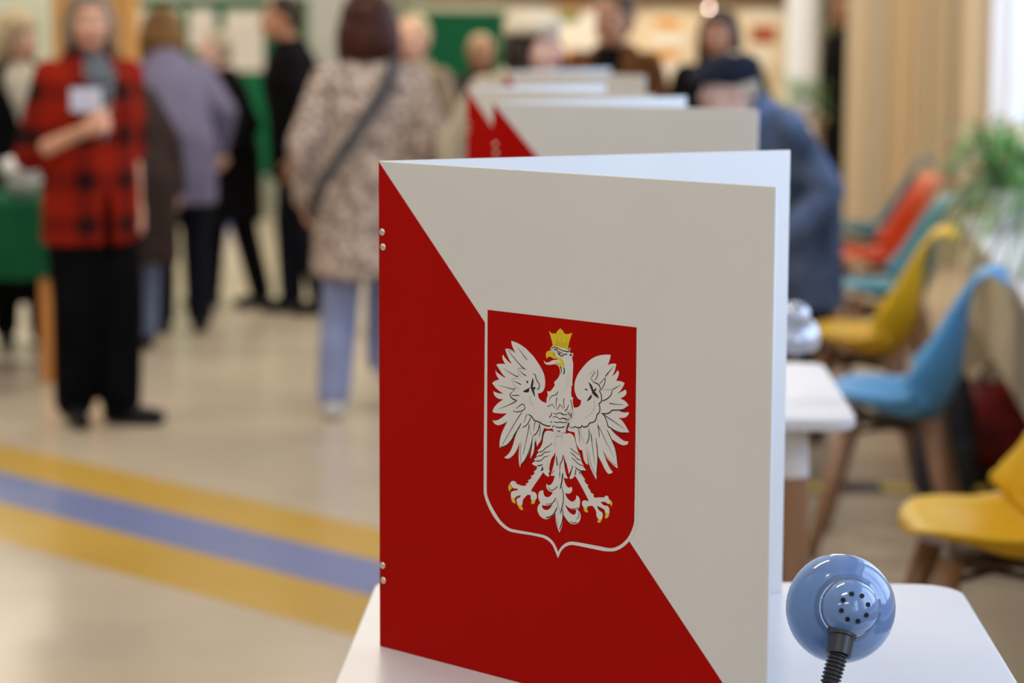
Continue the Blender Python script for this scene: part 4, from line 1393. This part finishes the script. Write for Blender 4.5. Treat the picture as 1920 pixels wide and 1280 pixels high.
def p_loft(rings, n=28, gap=None, th=0.03):
    """rings: (centre, rx, ry[, gap]) stacked; with gap the section is an open C of thickness th, open towards -Y"""
    V, F = [], []
    m_ = 0
    for rg in rings:
        c, rx, ry = Vector(rg[0]), rg[1], rg[2]
        g = rg[3] if len(rg) > 3 else gap
        row = []
        if g is None:
            for i in range(n):
                a = 2 * PI * i / n
                row.append(c + Vector((rx * math.cos(a), ry * math.sin(a), 0)))
        else:
            for i in range(n):
                a = -PI / 2 + g / 2 + (2 * PI - g) * i / (n - 1)
                row.append(c + Vector((rx * math.cos(a), ry * math.sin(a), 0)))
            for i in reversed(range(n)):
                a = -PI / 2 + g / 2 + (2 * PI - g) * i / (n - 1)
                row.append(c + Vector(((rx - th) * math.cos(a), (ry - th) * math.sin(a), 0)))
        m_ = len(row)
        V += row
    for j in range(len(rings) - 1):
        for i in range(m_):
            F.append((j * m_ + i, j * m_ + (i + 1) % m_, (j + 1) * m_ + (i + 1) % m_, (j + 1) * m_ + i))
    F.append(tuple(reversed(range(m_))))
    F.append(tuple((len(rings) - 1) * m_ + i for i in range(m_)))
    return V, F


def blob(name, prims, voxel, smooth, material, parent, xf=None):
    """one continuous surface grown over overlapping volumes"""
    V, F = [], []
    for pv, pf in prims:
        b = len(V)
        V += [(xf(v) if xf else v) for v in pv]
        F += [tuple(b + i for i in f) for f in pf]
    me = bpy.data.meshes.new('tmp')
    me.from_pydata([tuple(v) for v in V], [], F)
    bm = bmesh.new(); bm.from_mesh(me)
    bmesh.ops.recalc_face_normals(bm, faces=bm.faces)
    bm.to_mesh(me); bm.free()
    o = bpy.data.objects.new('tmp', me)
    COL.objects.link(o)
    r = o.modifiers.new('r', 'REMESH')
    r.mode = 'VOXEL'
    r.voxel_size = voxel
    if smooth:
        s = o.modifiers.new('s', 'SMOOTH')
        s.iterations = smooth
        s.factor = 0.5
    dg = bpy.context.evaluated_depsgraph_get()
    out = bpy.data.meshes.new_from_object(o.evaluated_get(dg))
    bpy.data.objects.remove(o)
    bpy.data.meshes.remove(me)
    out.name = name
    out.materials.clear()
    out.materials.append(material)
    for p in out.polygons:
        p.use_smooth = True
    oo = bpy.data.objects.new(name, out)
    COL.objects.link(oo)
    oo.parent = parent
    return oo


def hand_prims(wrist, d, palm_n, curl, side, s):
    """palm and five unequal fingers; d: along the hand, palm_n: out of the palm, side: +1/-1 thumb side"""
    d = Vector(d).normalized()
    pn = Vector(palm_n)
    pn = (pn - d * pn.dot(d)).normalized()
    ac = d.cross(pn) * side                      # towards the thumb
    W_ = Vector(wrist)
    out = [p_cap(W_ - d * .01 * s, W_ + d * .03 * s, .025 * s, .030 * s)]
    for q in (-.024, -.008, .008, .024):
        out.append(p_cap(W_ + d * .02 * s + ac * q * s * .8, W_ + d * .085 * s + ac * q * s, .015 * s, .0125 * s, 10))
    for q, L_ in ((-.030, .062), (-.010, .080), (.011, .086), (.031, .076)):
        p = W_ + d * .085 * s + ac * q * s
        a = 0.15
        for k, fr in enumerate((.45, .30, .25)):
            a += curl * (0.9, 1.1, 0.8)[k]
            dd = d * math.cos(a) + pn * math.sin(a)
            nx = p + dd * L_ * fr * s
            out.append(p_cap(p, nx, (.0098 - .0008 * k) * s, (.0090 - .0008 * k) * s, 9))
            p = nx
    p = W_ + d * .025 * s + ac * .026 * s
    for k, (L_, da) in enumerate(((.040, .8), (.030, .35), (.026, .1))):
        dd = (d * math.cos(da * .8) + ac * math.sin(da * .8) + pn * (.35 + .6 * curl)).normalized()
        nx = p + dd * L_ * s
        out.append(p_cap(p, nx, (.0125 - .001 * k) * s, (.0112 - .001 * k) * s, 9))
        p = nx
    return out


SKIN = [mat('skin_a', (0.62, 0.33, 0.22), .5, var=.06, scale=14), mat('skin_b', (0.42, 0.19, 0.10), .5, var=.06, scale=14),
        mat('skin_c', (0.66, 0.42, 0.34), .5, var=.06, scale=14), mat('skin_d', (0.30, 0.125, 0.06), .5, var=.06, scale=14)]
M_EYEW = mat('eye_white', (.7, .68, .64), .2)
M_IRIS = mat('iris_dark', (.03, .02, .015), .2)
M_LIP = mat('lips', (.42, .12, .10), .45)
M_SHOE = mat('shoe_black', (.008, .008, .009), .5, spec=.2)
M_SHOEW = mat('shoe_white', (.62, .62, .64), .5)
VB, VC = .0085, .012


def person(label, loc, yaw, h=1.65, skin=0, hair=None, coat=None, trousers=None, shoes=None, lean=0.0, side=0.0,
           head=(0.0, 0.0), arms=None, feet=None, curl=(.45, .45), palm=None, coat_len=.80, bulk=1.0, gap=None,
           shirt=None, flare=1.0, sleeves=True, hair_k=1.0, leg_k=1.12, headgear=None, group='people in the polling hall', step=None):
    s = h / 1.65
    t = thing('person', label, 'person', (loc[0], loc[1], 0), yaw, group)
    cl_, sl_ = math.radians(lean), math.radians(side)
    hz = .88 * s

    def B(p):                                     # bends the trunk forward / sideways above the hips
        p = Vector(p)
        k = max(0.0, min(1.0, (p.z - .78 * s) / (.22 * s)))
        if k <= 0 or (lean == 0 and side == 0):
            return p
        q = p - Vector((0, 0, hz))
        q = Matrix.Rotation(cl_ * k, 3, 'X') @ q
        q = Matrix.Rotation(sl_ * k, 3, 'Y') @ q
        return q + Vector((0, 0, hz))
    S = lambda x, y, z: Vector((x * s, y * s, z * s))
    if arms is None:
        arms = (((-.225, .02, 1.09), (-.235, -.05, .85)), ((.225, .02, 1.09), (.235, -.05, .85)))
    if feet is None:
        feet = ((-.095, 0.0, 0.0, -.2), (.095, 0.0, 0.0, .2))
    sk = SKIN[skin]
    # ---- joints
    sh = [B(S(-.163, 0, 1.338)), B(S(.163, 0, 1.338))]
    el = [B(S(*arms[0][0])), B(S(*arms[1][0]))]
    wr = [B(S(*arms[0][1])), B(S(*arms[1][1]))]
    hip = [S(-.085, 0, .87), S(.085, 0, .87)]
    ank = [S(f[0], f[1], .085 + f[2]) for f in feet]
    kne = []
    for a_, b_, f in zip(hip, ank, feet):
        k = a_.lerp(b_, .5)
        k.y -= (.03 + (step or 0) * abs(f[2])) * s
        kne.append(k)
    nk = B(S(0, .015, 1.42))
    hd = B(S(0, -.015, 1.54))
    hr = (Matrix.Rotation(sl_ * .4, 3, 'Y') @ Matrix.Rotation(cl_ * .6, 3, 'X')) @ Matrix.Rotation(head[0], 3, 'Z') @ Matrix.Rotation(head[1], 3, 'X')
    H_ = lambda x, y, z: hd + hr @ S(x, y, z)
    E = lambda c, r: p_ell(H_(*c), tuple(q * s for q in r), hr)
    # ---- body, one surface
    pr = [E((0, .008, .022), (.076, .094, .094)), E((0, -.022, -.045), (.060, .068, .070)), E((0, -.052, -.088), (.026, .028, .020)),
          E((0, -.078, .028), (.050, .018, .014)), E((-.036, -.070, -.030), (.024, .022, .024)), E((.036, -.070, -.030), (.024, .022, .024)),
          p_cap(H_(0, -.088, .012), H_(0, -.109, -.028), .010 * s, .0145 * s), E((0, -.085, -.058), (.024, .012, .012)),
          E((-.077, .012, -.010), (.011, .022, .033)), E((.077, .012, -.010), (.011, .022, .033)),
          p_cap(B(S(0, .02, 1.38)), H_(0, .012, -.055), .056 * s, .052 * s)]
    pr.append(p_loft([(S(0, 0, .82), .10 * s, .08 * s), (S(0, 0, .92), .15 * s, .105 * s), (S(0, 0, 1.06), .125 * s, .09 * s), (S(0, 0, 1.22), .145 * s, .105 * s), (S(0, 0, 1.34), .15 * s, .09 * s), (S(0, .01, 1.41), .075 * s, .06 * s)]))
    pr[-1] = ([B(v) for v in pr[-1][0]], pr[-1][1])
    for i in (0, 1):
        pr += [p_cap(sh[i], el[i], .048 * s, .038 * s), p_cap(el[i], wr[i], .038 * s, .025 * s)]
        pr += [p_cap(hip[i], kne[i], .078 * s, .052 * s), p_cap(kne[i], ank[i], .052 * s, .036 * s)]
        dv = wr[i] - el[i]
        pn = Vector(palm[i]) if palm else Vector((1 if i == 0 else -1, -.3, 0))
        pr += hand_prims(wr[i], dv, pn, curl[i], 1 if i == 0 else -1, s * 1.02)
        f = feet[i]
        td = Vector((math.sin(f[3]), -math.cos(f[3]), 0))
        pr.append(p_cap(ank[i] + Vector((0, 0, -.045 * s)) - td * .02 * s, ank[i] + td * .13 * s + Vector((0, 0, -.05 * s)), .033 * s, .028 * s))
    blob('body', pr, VB, 2, sk, t)
    # ---- face
    for sx in (-1, 1):
        V, F = p_ell(H_(sx * .031, -.078, .004), (.0145 * s, .010 * s, .009 * s), hr, 12, 8)
        me = bpy.data.meshes.new('eye'); me.from_pydata([tuple(v) for v in V], [], F)
        e = obj('eye', me, M_EYEW, t, True)
        V, F = p_ell(H_(sx * .031, -.0865, .004), (.0065 * s, .0035 * s, .0065 * s), hr, 10, 6)
        me = bpy.data.meshes.new('iris'); me.from_pydata([tuple(v) for v in V], [], F)
        obj('iris', me, M_IRIS, e, True)
        V, F = p_cap(H_(sx * .014, -.0945, .028), H_(sx * .048, -.080, .027), .0045 * s, .0035 * s, 8)
        me = bpy.data.meshes.new('eyebrow'); me.from_pydata([tuple(v) for v in V], [], F)
        obj('eyebrow', me, hair[1] if hair else M_IRIS, t, True)
    V, F = p_ell(H_(0, -.0945, -.058), (.025 * s, .008 * s, .0085 * s), hr, 12, 8)
    me = bpy.data.meshes.new('mouth'); me.from_pydata([tuple(v) for v in V], [], F)
    obj('mouth', me, M_LIP, t, True)
    # ---- hair
    if hair:
        st, hm = hair
        if st == 'short':
            hp = [E((0, .024, .046), (.083, .092, .084)), E((0, .060, .0), (.070, .058, .075)), E((-.066, .030, .02), (.020, .045, .05)), E((.066, .030, .02), (.020, .045, .05))]
        elif st == 'bob':
            hp = [E((0, .026, .042), (.098, .106, .098)), E((0, .062, -.03), (.106, .072, .110)), E((-.086, .018, -.045), (.028, .058, .095)), E((.086, .018, -.045), (.028, .058, .095)), E((0, -.050, .080), (.072, .040, .036))]
        elif st == 'long':
            hp = [E((0, .026, .040), (.090, .098, .092)), E((0, .065, -.06), (.088, .055, .14)), E((-.084, .015, -.07), (.026, .046, .15)), E((.084, .015, -.07), (.026, .046, .15)), E((0, -.045, .078), (.066, .040, .030)), E((-.085, .0, -.20), (.03, .035, .09)), E((.085, .0, -.20), (.03, .035, .09))]
        elif st == 'bun':
            hp = [E((0, .022, .044), (.084, .093, .086)), E((0, .058, -.005), (.074, .060, .080)), E((0, .120, .000), (.050, .046, .048)), E((-.070, .025, .0), (.018, .04, .05)), E((.070, .025, .0), (.018, .04, .05))]
        if hair_k != 1.0:
            hp = [([hd + (v - hd) * hair_k for v in pv], pf) for pv, pf in hp]
        blob('hair', hp, .009, 1, hm, t)
    # ---- clothes
    if trousers:
        tp = [([v for v in p_loft([(S(0, 0, .76), .14 * s, .09 * s), (S(0, 0, .86), .165 * s, .115 * s), (S(0, 0, 1.0), .145 * s, .105 * s)])[0]], p_loft([(S(0, 0, .76), .14 * s, .09 * s), (S(0, 0, .86), .165 * s, .115 * s), (S(0, 0, 1.0), .145 * s, .105 * s)])[1])]
        for i in (0, 1):
            tp += [p_cap(hip[i], kne[i], .092 * s * (leg_k + 1) / 2, .070 * s * leg_k), p_cap(kne[i], ank[i] + Vector((0, 0, .01)), .070 * s * leg_k, .060 * s * leg_k)]
        blob('trousers', tp, VC, 3, trousers, t)
    if shoes:
        for i in (0, 1):
            f = feet[i]
            td = Vector((math.sin(f[3]), -math.cos(f[3]), 0))
            a_ = ank[i]
            sp_ = [p_cap(a_ + Vector((0, 0, -.043 * s)) - td * .035 * s, a_ + td * .05 * s + Vector((0, 0, -.042 * s)), .041 * s, .043 * s),
                   p_cap(a_ + td * .05 * s + Vector((0, 0, -.046 * s)), a_ + td * .145 * s + Vector((0, 0, -.052 * s)), .041 * s, .033 * s),
                   p_cap(a_ + Vector((0, 0, -.02 * s)), a_ + Vector((0, 0, .0)), .042 * s, .042 * s)]
            blob('shoe', sp_, .009, 2, shoes, t)
    if shirt:
        rg = [(S(0, -.005, .90), .150 * s, .112 * s), (S(0, -.005, 1.05), .140 * s, .108 * s), (S(0, -.008, 1.22), .158 * s, .125 * s), (S(0, 0, 1.34), .160 * s, .108 * s), (S(0, .012, 1.425), .068 * s, .068 * s)]
        V, F = p_loft(rg)
        blob('shirt', [([B(v) for v in V], F)], VC, 2, shirt, t)
    if coat:
        k = bulk
        zb = coat_len
        rg = [(S(0, .005, zb), .185 * s * k * flare, .150 * s * k * flare), (S(0, 0, max(zb + .04, .92)), .190 * s * k, .150 * s * k), (S(0, 0, 1.06), .178 * s * k, .138 * s * k),
              (S(0, -.003, 1.22), .192 * s * k, .146 * s * k), (S(0, .004, 1.32), .182 * s * k, .122 * s * k), (S(0, .008, 1.385), .118 * s * k, .094 * s * k), (S(0, .016, 1.44), .078 * s, .076 * s)]
        if gap:
            rg = [r + (g,) for r, g in zip(rg, gap)]
            V, F = p_loft(rg, 40, th=.035 * s)
        else:
            V, F = p_loft(rg)
        cp = [([B(v) for v in V], F)]
        for i in (0, 1):
            cp += [p_cap(sh[i], el[i], .062 * s * k, .064 * s * k)]
            fr = sleeves if isinstance(sleeves, (int, float)) and not isinstance(sleeves, bool) else .93
            cp += [p_cap(el[i], el[i].lerp(wr[i], fr), .066 * s * k, .052 * s * k)]
        blob('coat', cp, VC, 3, coat, t)
    if headgear:
        headgear(t, H_, hr, s, E)
    t['_s'] = s
    return t, B, S, H_, hr


def px_yaw_face(deg):
    """0 = facing the camera, 90 = facing right in the picture, 180 = away, -90 = left"""
    return math.radians(deg)


def X(px, Y): return at(px, 300, Y).x


# hair and cloth colours
H_GREY = mat('hair_grey', (.22, .17, .12), .6, spec=.2, var=.2, scale=30)
H_BROWN = mat('hair_chestnut', (.042, .011, .006), .45, spec=.2, var=.3, scale=30)
H_GOLD = mat('hair_light_brown', (.125, .060, .014), .5, spec=.2, var=.3, scale=30)
H_BLOND = mat('hair_blond', (.42, .32, .19), .55, spec=.2, var=.2, scale=30)
H_DARK = mat('hair_dark', (.020, .012, .008), .45, spec=.2, var=.3, scale=30)
H_WHITE = mat('hair_white_grey', (.40, .33, .24), .6, spec=.2, var=.15, scale=30)
C_PLAID = plaid('cloth_red_plaid', (.26, .012, .003), (.16, .008, .003), (.020, .004, .003), .16)
C_BLACK = mat('cloth_black', (.005, .005, .006), .85, spec=.04, var=.2, scale=10)
C_BLACKT = mat('cloth_black_trousers', (.004, .004, .005), .85, spec=.04, var=.2, scale=10)
C_JEANS = mat('cloth_jeans_blue', (.25, .30, .52), .85, var=.12, scale=14)
C_JEANSG = mat('cloth_jeans_grey_blue', (.14, .18, .28), .85, var=.12, scale=14)
C_NAVYT = mat('cloth_navy_trousers', (.008, .009, .015), .85, spec=.05, var=.2, scale=10)
C_LILAC = mat('cloth_lilac', (.14, .13, .205), .85, var=.14, scale=6)
C_DBROWN = mat('cloth_dark_brown', (.028, .018, .015), .85, var=.15, scale=6)
C_MOTTLE = mat('cloth_mottled_fur', (.66, .55, .49), .95, col2=(.13, .09, .075), scale=36, bump=.6, detail=7)
C_DENIM = mat('cloth_denim_dark', (.035, .05, .08), .8, col2=(.12, .165, .27), scale=5.5)  # paler patches put lit cloth into the colour, darker ones its shaded parts
C_CREAM = mat('cloth_cream', (.48, .43, .34), .85, var=.08, scale=8)
C_RUST = mat('cloth_rust_brown', (.095, .036, .010), .85, var=.15, scale=8)
C_TAUPE = mat('cloth_taupe', (.22, .17, .12), .85, var=.15, scale=8)
C_REDS = mat('cloth_red_scarf', (.34, .02, .015), .8)
C_SHIRTP = mat('cloth_black_white_print', (.19, .21, .235), .8, col2=(.012, .015, .02), scale=60, detail=2)
C_GREYT = mat('cloth_charcoal_trousers', (.03, .034, .042), .85, var=.15, scale=10)

# 1 woman in the red plaid jacket
Y = 9.05
t, B, S, H_, hr = person('woman in an open red plaid jacket with a white name badge, standing at the left', (X(166, Y), Y), px_yaw_face(36), 1.59, 0,
    ('bob', H_GREY), C_PLAID, C_BLACKT, M_SHOE,
    arms=(((-.225, .05, 1.04), (-.13, -.215, 1.14)), ((.20, .05, 1.08), (.19, .0, .84))), feet=((-.062, .046, 0, -.25), (.085, -.052, 0, .8)),
    curl=(1.15, .4), palm=((.3, .8, -.2), (-1, -.3, 0)), coat_len=.70, bulk=1.0, gap=(.24, .10, .08, .34, .62, .95, 1.3), shirt=C_SHIRTP, flare=1.05, sleeves=.18,
    head=(-.35, .05), hair_k=.93, leg_k=1.32)
bm = bmesh.new()
box(bm, -.055, .055, -.003, .003, -.042, .042, bevel=.006)
bd = obj('name_badge', bm, mat('badge_white', (.66, .68, .80), .4), t)
bd.location = S(-.095, -.165, 1.25); bd.rotation_euler = (.12, 0, -.55)
bm = bmesh.new()
box(bm, -.04, .04, -.0042, -.0032, -.006, .012)
obj('badge_print', bm, mat('badge_grey', (.50, .52, .66), .5), bd)

# 2 woman in the mottled coat, seen from behind
Y = 9.3
t, B, S, H_, hr = person('woman in a mottled fur coat and pale jeans walking away beside the foreground screen', (X(690, Y), Y), px_yaw_face(186), 1.565, 0,
    ('bob', H_BROWN), C_MOTTLE, C_JEANS, M_SHOEW,
    arms=(((-.255, .03, 1.09), (-.24, -.09, .88)), ((.255, .05, 1.09), (.25, -.04, .86))), feet=((-.060, -.22, .10, 0), (.150, .06, 0, 0)),
    coat_len=.56, bulk=1.14, flare=1.12, head=(-.15, .0), step=1.5, hair_k=1.14)
bm = bmesh.new()
pth = catmull([S(-.10, .10, 1.43), S(-.06, .185, 1.33), S(.06, .205, 1.14), S(.20, .185, .93), S(.235, .10, .80)], 8)
for i in range(len(pth) - 1):
    a, b = pth[i], pth[i + 1]
    d = (b - a).normalized(); n_ = Vector((0, 1, 0)); sd = d.cross(n_).normalized() * .022
    vv = [bm.verts.new(p) for p in (a - sd, a + sd, b + sd, b - sd)] + [bm.verts.new(p + n_ * .006) for p in (a - sd, a + sd, b + sd, b - sd)]
    for q in ((0, 1, 2, 3), (7, 6, 5, 4), (0, 4, 5, 1), (1, 5, 6, 2), (2, 6, 7, 3), (3, 7, 4, 0)):
        bm.faces.new([vv[i_] for i_ in q])
obj('bag_strap', bm, mat('strap_dark', (.035, .04, .045), .6), t)

# 3 fair-haired person beyond her shoulder
Y = 11.6
person('fair haired person in taupe half hidden beyond the mottled coat', (X(772, Y), Y), px_yaw_face(-30), 1.50, 0, ('short', H_BLOND), C_TAUPE, C_GREYT, M_SHOE, coat_len=.75,
       feet=((-.17, 0, 0, 0), (.03, 0, 0, 0)))

# 4 lilac coat
Y = 11.7
person('woman with brown hair in a lilac coat leaning towards the left', (X(332, Y), Y), px_yaw_face(197), 1.60, 0, ('bob', H_GOLD), C_LILAC, C_NAVYT, M_SHOE,
       coat_len=.64, bulk=1.0, side=2, lean=31, hair_k=1.08, arms=(((-.25, .02, 1.09), (-.22, -.16, .95)), ((.25, .02, 1.09), (.24, -.05, .86))))
# 5 stooped person in dark brown, mostly behind the plaid jacket
Y = 11.08
person('short person in a dark brown coat and blue jeans behind the plaid jacket', (X(250, Y), Y), px_yaw_face(205), 1.38, 0, ('bob', H_GOLD), C_DBROWN, C_JEANSG, M_SHOE,
       coat_len=.48, bulk=1.25, lean=12, side=10, feet=((-.075, -.1, 0, 0), (.075, 0.02, 0, 0)))
# 6 elderly person in a long black coat
Y = 12.8
person('elderly grey haired person in a long black coat facing left', (X(432, Y), Y), px_yaw_face(-62), 1.42, 2, ('short', H_WHITE), C_BLACK, C_BLACKT, M_SHOE,
       coat_len=.52, bulk=1.15, lean=8, feet=((-.08, -.12, 0, 0), (.09, .14, 0, 0)),
       arms=(((-.225, .02, 1.09), (-.20, -.16, .95)), ((.235, .05, 1.10), (.235, -.10, .96))))
# 7 man in a black suit
Y = 12.5
person('dark haired man in a black suit standing in profile before the green board', (X(560, Y), Y), px_yaw_face(-78), 1.60, 1, ('short', H_DARK), C_BLACK, C_NAVYT, M_SHOE,
       coat_len=.70, bulk=1.10, shirt=mat('shirt_grey', (.30, .30, .34), .8), lean=7, feet=((-.08, -.04, 0, 0), (.09, .10, 0, 0)))
# 8 fair person behind the green table
Y = 11.3
person('fair haired person in black with a beige scarf behind the green clothed table', (X(34, Y), Y), px_yaw_face(30), 1.50, 0, ('bob', H_BLOND), C_BLACK, C_BLACKT, M_SHOE, bulk=1.2, coat_len=.22, shirt=C_CREAM,
       gap=(.1, .1, .3, .8, 1.2, 1.5, 1.8), head=(.3, .25))


# 9 woman with the white headband
def headband(t, H_, hr, s, E):
    blob('headband', [E((0, .000, .080), (.103, .112, .050)), E((0, .030, .080), (.100, .106, .066))], .008, 2, mat('knit_cream', (.62, .55, .42), .9, var=.08, scale=40, bump=.4), t)


Y = 9.3
t, B, S, H_, hr = person('dark haired woman in a cream knitted hat and red scarf behind the screens', (X(938, Y), Y), px_yaw_face(22), 1.60, 2, ('bob', H_DARK), C_CREAM, C_NAVYT, M_SHOE, bulk=1.1, headgear=headband, head=(.3, -.42), lean=31)
blob('scarf', [p_ell(B(S(0, -.02, 1.42)), (.10 * 1.0, .10, .045)), p_ell(B(S(-.03, -.09, 1.38)), (.06, .05, .06))], .01, 2, C_REDS, t)
# 10 woman in rust brown
Y = 10.6
person('woman in a rust brown jacket with dark hair tied back behind the screens', (X(1146, Y), Y), px_yaw_face(-28), 1.60, 1, ('bun', H_DARK), C_RUST, C_BLACKT, M_SHOE, bulk=1.15, shirt=C_BLACK,
       gap=(.3, .3, .4, .6, .8, 1.1, 1.4))
# 11 woman in black with long dark hair
Y = 11.1
person('woman in black with long dark hair standing before the cream posters', (X(1342, Y), Y), px_yaw_face(-18), 1.53, 1, ('long', H_DARK), C_BLACK, C_BLACKT, M_SHOE, bulk=1.12, shirt=mat('shirt_skin_tone', (.36, .20, .12), .8),
       gap=(.02, .02, .03, .25, .6, 1.0, 1.4))


# 12 stooping man in a navy cap and denim jacket
def cap(t, H_, hr, s, E):
    m_ = mat('cloth_cap_navy', (.010, .013, .026), .8, var=.2, scale=20)
    blob('flat_cap', [E((0, .012, .070), (.100, .118, .058)), E((0, .020, .050), (.094, .108, .050)), E((0, -.105, .048), (.072, .050, .012)), E((0, -.06, .062), (.085, .075, .035))], .008, 2, m_, t)


Y = 8.85
person('stooping man in a dark navy cap and blue denim jacket writing at a table', (X(1497, Y), Y), px_yaw_face(-42), 1.55, 2, ('short', H_WHITE), C_DENIM, C_NAVYT, M_SHOE, lean=43, headgear=cap, head=(-.5, -.25),
       coat_len=.50, bulk=1.0, arms=(((-.25, -.06, 1.06), (-.12, -.36, 1.02)), ((.25, -.06, 1.06), (.12, -.36, 1.02))), curl=(.8, .8))
# 13 tall dark figure by the partition
Y = 16.3
person('slim person in long black clothes standing by the boarded partition', (X(1580, Y), Y), px_yaw_face(-60), 1.66, 3, ('short', H_DARK), C_BLACK, C_BLACKT, M_SHOE, coat_len=.30, bulk=.92)
# 14 person by the chalkboard
Y = 13.2
person('brown faced fair haired person standing before the green chalkboard', (X(898, Y), Y), px_yaw_face(12), 1.40, 3, ('short', H_BLOND), C_DBROWN, C_BLACKT, M_SHOE, bulk=1.05)
